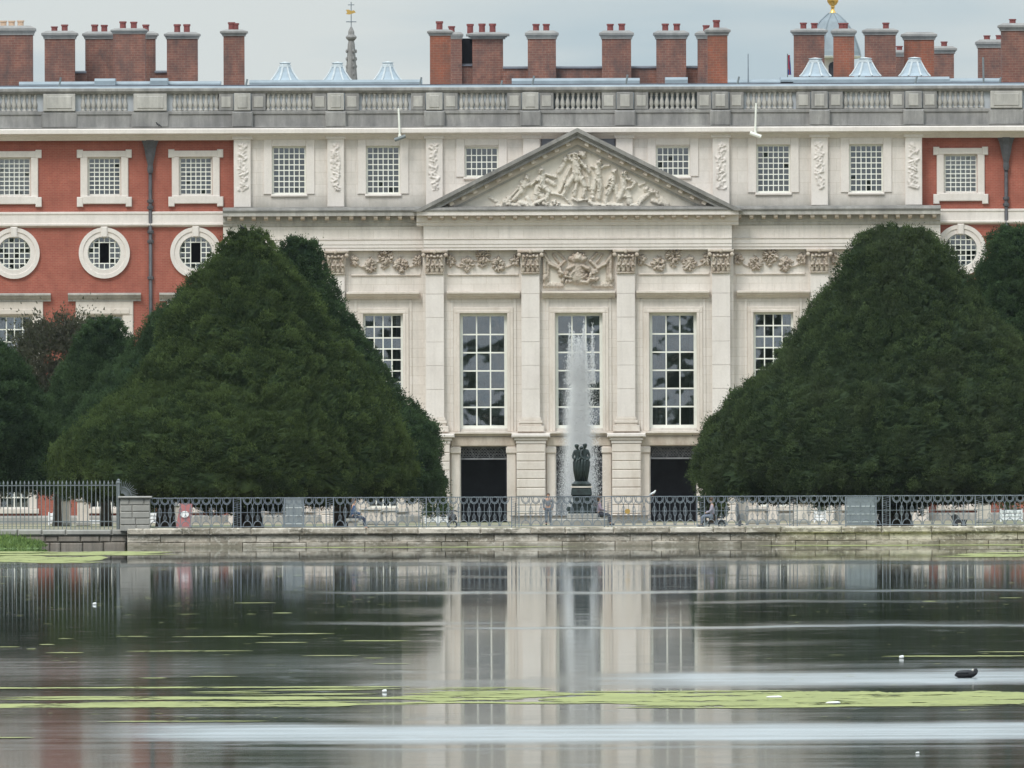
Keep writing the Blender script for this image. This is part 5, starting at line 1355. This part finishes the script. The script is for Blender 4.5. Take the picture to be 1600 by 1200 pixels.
# ------------------------------------------------------------------ birds, feathers
M['black'] = plain('black_feather', (.012, .012, .014), .6, 0, .3, 20); M['featherw'] = plain('white_feather', (.78, .78, .76), .7, 0, .05, 20); M['featherg'] = plain('grey_feather', (.30, .31, .33), .7, 0, .2, 20); M['beak'] = plain('pale_beak', (.75, .70, .62), .5, 0, .1, 10); M['beako'] = plain('orange_beak', (.6, .2, .03), .5, 0, .1, 10)
Dc = water_d(1059, 1510); cx_ = P(1510, 1059, Dc)[0]
co = tag(empty('coot', (cx_, Dc, 0)), 'black coot with white bill floating on the pale ripples', 'bird'); co.scale = (.9, .9, .85)
skin_obj('body', [(-.19, 0, .04, .012), (-.14, 0, .05, .045), (-.05, 0, .065, .085), (.05, 0, .06, .082), (.125, 0, .075, .06), (.15, 0, .10, .045), (.155, -.01, .125, .048), (.165, -.02, .125, .042)], [(i, i + 1) for i in range(7)], M['black'], co, 2)
skin_obj('wing', [(-.17, -.05, .08, .012), (-.08, -.06, .09, .03), (.05, -.055, .09, .035)], [(0, 1), (1, 2)], plain('slate_feather', (.03, .032, .036), .7, 0, .3, 20), co, 1)
MB().blob((.105, -.03, .128), (.018, .014, .022), 7, 5).build('bill', M['beak'], co, True)
def perched(name, px_, py_, d, mat, wingmat, label, s=1.0, face=1, lean=0):
    X_, Z_ = P(px_, py_, d); o_ = tag(empty(name, (X_, d, Z_)), label, 'bird')
    f = face * s
    skin_obj('body', [(-.17*f, 0, .02*s, .010*s), (-.10*f, 0, .06*s, .028*s), (-.02*f, 0, .10*s, .050*s), (.06*f, 0, .15*s, .045*s), (.09*f, 0, .20*s, .03*s), (.10*f, 0, .24*s, .034*s)], [(i, i+1) for i in range(5)], mat, o_, 2)
    skin_obj('wing', [(-.17*f, -.03*s, .03*s, .008*s), (-.08*f, -.04*s, .08*s, .02*s), (.02*f, -.045*s, .13*s, .022*s)], [(0, 1), (1, 2)], wingmat, o_, 1)
    MB().add([(.125*f, -.01*s, .24*s), (.125*f, .01*s, .24*s), (.125*f, 0, .225*s), (.17*f, 0, .235*s)], [(0, 1, 3), (1, 2, 3), (2, 0, 3), (0, 2, 1)]).build('beak', M['beako'] if mat is M['featherw'] else M['black'], o_)
    lg = MB()
    for y_ in (-.02, .02): lg.tube([(.0, y_*s, -.012*s), (.0, y_*s, .08*s)], .007*s, 5)
    lg.build('legs', M['beako'] if mat is M['featherw'] else M['black'], o_)
    return o_
perched('gull', 1020.5, 775.2, YR, M['featherw'], plain('gull_wing', (.62, .64, .67), .7, 0, .05, 20), 'white gull perched on the iron railing by the dark doorway', .95)
perched('crow', 379, 358.5, 815, M['black'], M['black'], 'black bird perched on the tip of the pointed yew', .75, -1)
perched('pigeon', 248, 198.5, 969.75, M['black'], plain('pigeon_wing', (.06, .06, .07), .7, 0, .3, 20), 'dark bird on the parapet ledge above the drainpipe hopper', .95, -1)
def feather(px_, py_, l, label, h=.03):
    d = water_d(py_, px_); X_ = P(px_, py_, d)[0]
    f = MB(); h *= .6; f.blob((0, 0, h*.6), (l, l*.5, h), 10, 5); f.blob((l*.5, .02, h*.9), (l*.45, l*.3, h*.8), 8, 5)
    tag(f.build('feather_tuft', M['featherw'], None, True, (X_, d, .004)), label, 'feather')
feather(1210, 1091, .11, 'white feather tuft on the duckweed mat, larger of the pair'); feather(1302, 1100, .10, 'white feather tuft near the lower edge of the duckweed mat')
feather(148, 945, .045, 'white feather floating alone on the dark yew reflection', .05); feather(1409, 1029, .04, 'white feather on the thin weed streak above the coot', .05); feather(601, 1082, .035, 'tiny white feather beside the narrow weed strips', .04); feather(1434, 1178, .022, 'tiny white feather at the bottom of the picture', .02)

# ------------------------------------------------------------------ people, tubs and garden things behind the railing
M['tub'] = plain('tub_paint', (.80, .81, .82), .5, 0, .05, 3)
M['tubleaf'] = foliage_mat('tub_foliage', (.02, .04, .02), (.07, .11, .04), (.05, .08, .03))
def tub(x0, x1, yt, d, label, plant=1.0, tallp=.8):
    X0, _ = P(x0, 815, d); X1, _ = P(x1, 815, d); gz = ground_z(d); zt = P((x0+x1)/2, yt, d)[1] - gz; hw = (X1 - X0) / 2
    o_ = tag(empty('planter_tub', ((X0+X1)/2, d, gz)), label, 'planter', 'white planters along the palace')
    for k in range(3):
        za, zb_ = .06 + k*(zt - .06)/3, .06 + (k + 1)*(zt - .06)/3 - .03
        MB().bbox(-hw + .03, hw - .03, -hw*.8, hw*.8, za, zb_, .02).build('board', M['tub'], o_)
    for s in (-1, 1):
        for q in (-1, 1): MB().box(s*(hw - .03) - .03, s*(hw - .03) + .03, q*hw*.8 - .03, q*hw*.8 + .03, 0, zt + .03).build('corner_post', M['tub'], o_)
    if plant:
        rg_ = np.random.default_rng(int(x0)); n = 500; q = rg_.normal(size=(n, 3)) * np.array([hw*.75, hw*.6, tallp*.28]) + np.array([0, 0, zt + tallp*.45])
        q[:, 2] = np.maximum(q[:, 2], zt); t_ = rg_.normal(size=(n, 3)); t_ /= np.linalg.norm(t_, axis=1)[:, None]; sd_ = np.cross(t_, rg_.normal(size=(n, 3))); sd_ /= np.linalg.norm(sd_, axis=1)[:, None]
        V = np.stack([q - sd_*.035, q + sd_*.035, q + t_*.15], 1).reshape(-1, 3)
        link('shrub', np_mesh('shrub', V, np.arange(len(V)).reshape(-1, 3), M['tubleaf'], False, np.repeat(rg_.random(n), 3)), None, o_)
        MB().tube([(0, 0, zt*.5), (.02, 0, zt + tallp*.5)], .03, 5).build('stem', M['bark'], o_)
tub(664, 684, 808, 940, 'white slatted planter tub, first of the pair by the yew foot'); tub(685.5, 700, 807, 940, 'white slatted planter tub, second of the pair, next to dark scooter')
tub(233, 251, 800, 930, 'white slatted planter tub right beside the square stone pier', 1, 1.0); tub(1272, 1291, 798, 930, 'white slatted planter tub under the huge broad yew', 1, 1.0)
tub(1563, 1598, 796, 930, 'wide white slatted planter tub at the picture edge', 1, .9); tub(136, 160, 812, 930, 'low white planter tub behind the spear fence under the window', 0); tub(76, 85, 801, 930, 'narrow white planter tub beside the stone pedestal behind the fence', 0)

def pedestal(x0, x1, yt, d, label, top=True):
    X0, _ = P(x0, 800, d); X1, _ = P(x1, 800, d); gz = ground_z(d); zt = P((x0+x1)/2, yt, d)[1] - gz; hw = (X1 - X0)/2
    o_ = tag(empty('stone_pedestal', ((X0+X1)/2, d, gz)), label, 'pedestal')
    MB().bbox(-hw*1.08, hw*1.08, -hw*1.08, hw*1.08, 0, .16, .03).build('foot', M['plinth'], o_)
    MB().bbox(-hw*.88, hw*.88, -hw*.88, hw*.88, .16, zt*.74, .02).build('die', M['stone_y'], o_)
    MB().bbox(-hw*1.1, hw*1.1, -hw*1.1, hw*1.1, zt*.74, zt*.83, .04).build('cornice_cap', M['plinth'], o_)
    if top: MB().lathe(0, 0, [(hw*.9, zt*.83), (hw*.7, zt*.88), (hw*.8, zt*.92), (hw*.35, zt*.97), (hw*.12, zt)], 12).build('carved_top', M['stone_y'], o_, True)
pedestal(83, 111, 767, 905, 'carved stone pedestal with rounded top behind the spear fence'); pedestal(120, 141, 771, 912, 'plain pale stone pedestal between the carved one and ground floor window', False)
pedestal(1200, 1218, 763, 910, 'stone vase pedestal peeping over the railing under the huge yew'); pedestal(598, 622, 792, 900, 'plain grey stone block behind the railing by the rounded yew', False); pedestal(563, 597, 790, 905, 'broad pale stone block behind the railing right of the person in blue', False); pedestal(1168, 1197, 790, 905, 'low pale stone block beside the slim dark stand', False); pedestal(1238, 1262, 776, 905, 'tall pale stone block between vase pedestal and planter', False); pedestal(1526, 1550, 768, 905, 'tall pale stone block between pushchair and the wide planter', False)
pedestal(264, 281, 782, 905, 'pale stone pedestal between tub and red board', False)

# red board with white ring
d = 800; X_, _ = P(288, 800, d); gz = ground_z(d); zt = P(288, 787, d)[1] - gz; k = d / FPX
M['red'] = plain('red_paint', (.36, .13, .13), .5, 0, .12, 5)
rb_ = tag(empty('disc_board', (X_, d, gz)), 'red board with a white disc on feet behind the railing', 'sign')
MB().add([(-13*k, -.02, .10), (10*k, -.02, .10), (13*k, .06, zt), (-6*k, .06, zt), (-13*k, .02, .10), (10*k, .02, .10), (13*k, .10, zt), (-6*k, .10, zt)], [(0,1,2,3), (7,6,5,4), (0,4,5,1), (1,5,6,2), (2,6,7,3), (3,7,4,0)]).build('board', M['red'], rb_)
MB().add([(1*k + 6.6*k*math.cos(q), y_, zt*.60 + 5.2*k*math.sin(q)) for y_ in (-.055, -.02) for q in np.linspace(0, 2*PI, 20, endpoint=False)], [tuple(range(20))[::-1], tuple(range(20, 40))] + [(i, (i+1) % 20, 20 + (i+1) % 20, 20 + i) for i in range(20)]).build('disc', M['tub'], rb_)
fm = MB(); fm.box(-16*k, -10*k, -.15, .2, 0, .1); fm.box(6*k, 12*k, -.15, .2, 0, .1); fm.build('foot', M['black'], rb_)

M['panelg'] = plain('grey_blue_panel', (.20, .225, .24), .6, 0, .12, 3)
def notice(x0, x1, yt, label):
    d = 796.0; X0, _ = P(x0, 800, d); X1, _ = P(x1, 800, d); gz = ground_z(d); zt = P((x0+x1)/2, yt, d)[1] - gz; hw = (X1 - X0)/2
    o_ = tag(empty('notice_panel', ((X0+X1)/2, d, gz)), label, 'panel')
    MB().bbox(-hw + .04, hw - .04, -.03, .03, .10, zt - .04, .01).build('board', M['panelg'], o_)
    for s in (-1, 1): MB().box(s*hw - .03, s*hw + .03, -.04, .04, 0, zt).build('post', M['iron'], o_)
    MB().box(-hw + .03, hw - .03, -.045, .045, zt - .045, zt).build('top_rail', M['iron'], o_)
    for q in range(3): MB().box(-hw + .04, hw - .04, -.045, -.028, .22 + q*(zt - .3)/3, .25 + q*(zt - .3)/3).build('batten', M['iron_w'], o_)
notice(445, 474, 778, 'grey blue panel close behind the railing, left of the person in blue'); notice(1322, 1369, 776, 'wide grey blue panel close behind the railing under the huge yew')

# figures
M['skin'] = plain('skin', (.45, .26, .18), .6, 0, .08, 8); M['hair'] = plain('brown_hair', (.07, .04, .025), .7, 0, .3, 10)
def cloth(name, c): return plain(name, c, .85, 0, .15, 6)
def seated(px_, d, label, top, legs, seat=.46, face=-1, s=1.0, zoff=0.0):
    """person sitting upright, turned towards face (-1: left), hands on the lap"""
    X_, _ = P(px_, 800, d); o_ = tag(empty('person', (X_, d, ground_z(d) + zoff)), label, 'person'); f = face
    sk = [(0, 0, seat + .10, .11), (0, 0, seat + .34, .11), (0, 0, seat + .54, .12), (0, 0, seat + .64, .045), (.03*f, 0, seat + .70, .05), (.04*f, 0, seat + .80, .085), (.03*f, 0, seat + .88, .07),
          (0, -.19, seat + .56, .05), (.05*f, -.24, seat + .32, .042), (.28*f, -.12, seat + .22, .034), (.36*f, -.08, seat + .21, .036), (0, .19, seat + .56, .05), (.05*f, .24, seat + .32, .042), (.28*f, .12, seat + .22, .034), (.36*f, .08, seat + .21, .036),
          (.05*f, -.10, seat + .07, .09), (.44*f, -.11, seat + .07, .07), (.48*f, -.11, .10, .048), (.60*f, -.11, .05, .042), (.05*f, .10, seat + .07, .09), (.44*f, .11, seat + .07, .07), (.48*f, .11, .10, .048), (.60*f, .11, .05, .042)]
    ed = [(0,1),(1,2),(2,3),(3,4),(4,5),(5,6),(2,7),(7,8),(8,9),(9,10),(2,11),(11,12),(12,13),(13,14),(0,15),(15,16),(16,17),(17,18),(0,19),(19,20),(20,21),(21,22)]
    J = lambda ids, gr: [(sk[i][0]*s, sk[i][1]*s, sk[i][2]*s, (sk[i][3] + gr)*s) for i in ids]
    skin_obj('body', J(range(23), 0), ed, M['skin'], o_, 0)
    skin_obj('jacket', J([0,1,2,7,8,9,11,12,13], .022), [(0,1),(1,2),(2,3),(3,4),(4,5),(2,6),(6,7),(7,8)], top, o_, 0)
    skin_obj('trousers', J([0,15,16,17,19,20,21], .018), [(0,1),(1,2),(2,3),(0,4),(4,5),(5,6)], legs, o_, 0)
    h = MB(); h.blob(((.02*f)*s, 0, (seat + .855)*s), (.105*s, .10*s, .10*s), 10, 6); h.blob((-.05*f*s, 0, (seat + .78)*s), (.06*s, .09*s, .11*s), 8, 5); h.build('hair', M['hair'], o_, True)
    shoe = MB()
    for y_ in (-.11, .11): shoe.blob((.57*f*s, y_*s, .045*s), (.13*s, .05*s, .05*s), 8, 5)
    shoe.build('shoes', M['black'], o_, True); return o_
def standing(px_, d, label, top, legs, h=1.7):
    s = h / 1.74; X_, _ = P(px_, 800, d); o_ = tag(empty('person', (X_, d, ground_z(d))), label, 'person')
    sk = [(0, 0, .96, .12), (0, 0, 1.18, .11), (0, 0, 1.40, .125), (0, 0, 1.50, .048), (0, -.01, 1.56, .05), (0, -.02, 1.64, .085), (0, 0, 1.71, .068),
          (-.20, 0, 1.42, .05), (-.26, .0, 1.16, .042), (-.24, -.08, .92, .034), (-.23, -.10, .84, .034), (.20, 0, 1.42, .05), (.26, 0, 1.16, .042), (.24, -.08, .92, .034), (.23, -.10, .84, .034),
          (-.10, 0, .88, .095), (-.11, -.02, .50, .068), (-.11, 0, .09, .046), (-.11, -.12, .04, .042), (.10, 0, .88, .095), (.12, -.01, .50, .068), (.12, .02, .09, .046), (.13, -.10, .04, .042)]
    ed = [(0,1),(1,2),(2,3),(3,4),(4,5),(5,6),(2,7),(7,8),(8,9),(9,10),(2,11),(11,12),(12,13),(13,14),(0,15),(15,16),(16,17),(17,18),(0,19),(19,20),(20,21),(21,22)]
    J = lambda ids, gr: [(sk[i][0]*s, sk[i][1]*s, sk[i][2]*s, (sk[i][3] + gr)*s) for i in ids]
    skin_obj('body', J(range(23), 0), ed, M['skin'], o_, 0)
    skin_obj('jacket', J([0,1,2,7,8,9,11,12,13], .022), [(0,1),(1,2),(2,3),(3,4),(4,5),(2,6),(6,7),(7,8)], top, o_, 0)
    skin_obj('trousers', J([0,15,16,17,19,20,21], .02), [(0,1),(1,2),(2,3),(0,4),(4,5),(5,6)], legs, o_, 0)
    hh_ = MB(); hh_.blob((0, .02*s, 1.685*s), (.10*s, .10*s, .095*s), 10, 6); hh_.blob((0, .05*s, 1.60*s), (.09*s, .06*s, .10*s), 8, 5); hh_.build('hair', M['hair'], o_, True)
    shoe = MB()
    for x_ in (-.11, .125): shoe.blob((x_*s, -.08*s, .045*s), (.05*s, .13*s, .05*s), 8, 5)
    shoe.build('shoes', M['black'], o_, True); return o_
standing(857, 885, 'child with brown hair in grey jacket standing in the spray beside the statue', cloth('grey_jacket', (.16, .17, .19)), cloth('slate_trousers', (.10, .12, .15)), 1.32)
seated(937, 878, 'person in mauve jacket sitting beside the bronze pedestal', cloth('mauve_jacket', (.26, .20, .26)), cloth('dark_trousers', (.05, .05, .07)), .42, 1, .92)
seated(553, 802, 'person in blue jacket sitting behind the railing below the yews', cloth('blue_jacket', (.05, .09, .18)), cloth('navy_trousers', (.03, .04, .07)), .42, 1, .90)
st_ = tag(empty('stool', (P(551, 800, 802)[0], 802, ground_z(802))), 'low stone seat under the person in blue jacket', 'seat')
MB().bbox(-.24, .24, -.22, .22, .30, .42, .03).build('seat', M['plinth'], st_); MB().bbox(-.16, .16, -.15, .15, 0, .30, .02).build('base', M['plinth'], st_)

def wheel(mb_t, mb_r, x, y, z, r, face_x=True):
    """wheel standing in the x-z plane"""
    pts = [(x + r*math.cos(a_), y, z + r*math.sin(a_)) for a_ in np.linspace(0, 2*PI, 17)]
    mb_t.tube(pts, .026, 6)
    for k_ in range(6):
        a_ = PI*k_/6; mb_r.tube([(x - r*math.cos(a_), y, z - r*math.sin(a_)), (x + r*math.cos(a_), y, z + r*math.sin(a_))], .008, 4)
def scooter(px_, d, label, col, f=-1, s=1.0):
    X_, _ = P(px_, 800, d); o_ = tag(empty('mobility_scooter', (X_, d, ground_z(d))), label, 'scooter')
    t_, r_ = MB(), MB()
    for x in (-.36, .30):
        for y in (-.22, .22): wheel(t_, r_, x*s*f*-1, y, .17*s, .145*s)
    t_.build('tyre', M['black'], o_); r_.build('rim', M['iron_p'], o_)
    MB().prism_y([(-.30*s*f*-1, .16*s), (.42*s*f*-1, .16*s), (.46*s*f*-1, .34*s), (.10*s*f*-1, .36*s), (-.05*s*f*-1, .22*s), (-.32*s*f*-1, .22*s)], -.2, .2).build('body_shell', col, o_)
    MB().tube([(-.34*s*f*-1, 0, .2*s), (-.42*s*f*-1, 0, .55*s), (-.34*s*f*-1, 0, .86*s)], .03, 6).build('tiller', M['black'], o_)
    MB().tube([(-.36*s*f*-1, -.24, .84*s), (-.33*s*f*-1, 0, .88*s), (-.36*s*f*-1, .24, .84*s)], .02, 6).build('handlebar', M['black'], o_)
    MB().bbox(min(0, .40*s*f*-1), max(0, .40*s*f*-1), -.22, .22, .40*s, .48*s, .03).build('seat', M['black'], o_)
    MB().add([(.36*s*f*-1, -.2, .46*s), (.44*s*f*-1, -.2, .46*s), (.54*s*f*-1, -.2, .92*s), (.47*s*f*-1, -.2, .92*s), (.36*s*f*-1, .2, .46*s), (.44*s*f*-1, .2, .46*s), (.54*s*f*-1, .2, .92*s), (.47*s*f*-1, .2, .92*s)], [(0,1,2,3), (7,6,5,4), (0,4,5,1), (1,5,6,2), (2,6,7,3), (3,7,4,0)]).build('backrest', M['black'], o_)
    return o_
scooter(1117, 803, 'dark mobility scooter carrying the reclining person by the railing', M['pipe'], -1, .92)
seated(1113, 803, 'brown haired person in pale mauve riding the dark mobility scooter', cloth('pale_mauve', (.40, .35, .43)), cloth('grey_blue_trousers', (.16, .18, .24)), .42, -1, .82, .06)
# scooter seen from its front
X_, _ = P(707, 800, 806); sc_ = tag(empty('parked_scooter', (X_, 806, ground_z(806))), 'empty dark scooter seen end on beside the white planters', 'scooter')
t_ = MB(); t_.tube([(.17*math.cos(a_), .02, .17 + .16*math.sin(a_)) for a_ in np.linspace(0, 2*PI, 17)], .03, 6); t_.build('wheel', M['black'], sc_)
f_ = MB(); f_.tube([(-.05, 0, .2), (-.03, 0, .55), (0, .05, .72)], .025, 6); f_.tube([(.05, 0, .2), (.03, 0, .55), (0, .05, .72)], .025, 6); f_.blob((0, .08, .50), (.16, .1, .10), 8, 5); f_.build('frame', M['pipe'], sc_)
MB().tube([(-.2, .08, .60), (-.12, .05, .70), (.12, .05, .70), (.24, .08, .66)], .02, 6).build('handlebar', M['black'], sc_)
MB().bbox(-.18, .18, .2, .6, .34, .46, .03).build('seat', M['black'], sc_)
# buggy and slim stand
X_, _ = P(1497, 800, 803); bg_ = tag(empty('pushchair', (X_, 803, ground_z(803))), 'low black pushchair with raised handle in front of the ground floor window', 'pushchair')
t_, r_ = MB(), MB()
for x in (-.10, .22):
    for y in (-.2, .2): wheel(t_, r_, x, y, .10, .085)
t_.build('tyre', M['black'], bg_); r_.build('rim', M['iron'], bg_)
MB().prism_y([(-.26, .42), (-.16, .16), (.32, .18), (.36, .30), (.12, .30), (-.02, .48), (-.16, .52)], -.2, .2).build('hood', M['black'], bg_)
h_ = MB()
for y in (-.18, .18): h_.tube([(-.10, y, .18), (-.25, y, .44), (-.40, y, .56)], .014, 5)
h_.tube([(-.40, -.18, .56), (-.40, .18, .56)], .018, 5); h_.build('handle', M['iron'], bg_)
X_, _ = P(1156, 800, 803); sl = tag(empty('slim_stand', (X_, 803, ground_z(803))), 'slim dark leaning stand with round foot beside the scooter rider', 'stand')
MB().lathe(0, 0, [(.14, .12), (.14, .16), (.05, .19)], 12).build('foot', M['pipe'], sl); MB().tube([(.01, 0, .18), (-.07, 0, .55), (-.09, 0, .92)], [.075, .06, .045], 8).build('post', M['pipe'], sl)
MB().lathe(0, 0, [(.05, 0), (.05, .13)], 8).build('peg', M['pipe'], sl)

# far wood behind the viewpoint, seen only mirrored in the panes
rg = np.random.default_rng(9); nx_ = 160; xs2 = np.linspace(-500, 500, nx_); hz_ = 13 + 4*np.sin(xs2*.09) + 3*rg.random(nx_) + 2.5*np.sin(xs2*.31 + 1)
vs = []; 
for i in range(nx_): vs += [(xs2[i], -90 + 4*rg.random(), 0), (xs2[i], -92 + 6*rg.random(), hz_[i]*.6), (xs2[i], -100 + 6*rg.random(), hz_[i]), (xs2[i], -125, hz_[i]*.7), (xs2[i], -135, 0)]
fs = [(i*5 + k, (i+1)*5 + k, (i+1)*5 + k + 1, i*5 + k + 1) for i in range(nx_ - 1) for k in range(4)]
tag(MB().add(vs, fs).build('wood', plain('wood_leaves', (.03, .05, .02), .9, 0, .4, .5)), 'dark line of park trees across the far end of the pool', 'wood', None, 'stuff')

# ------------------------------------------------------------------ thin moist air
m = bpy.data.materials.new('haze_air'); m.use_nodes = True; t = m.node_tree; t.nodes.clear(); o = t.nodes.new('ShaderNodeOutputMaterial')
pv = t.nodes.new('ShaderNodeVolumePrincipled'); pv.inputs['Color'].default_value = (.86, .92, 1, 1); pv.inputs['Density'].default_value = .000012
t.links.new(pv.outputs[0], o.inputs['Volume'])
tag(MB().box(-3600, 3600, -3600, 3600, -2.6, 40).build('haze', m), 'thin pale haze filling the air over pool and palace', 'haze', None, 'stuff')
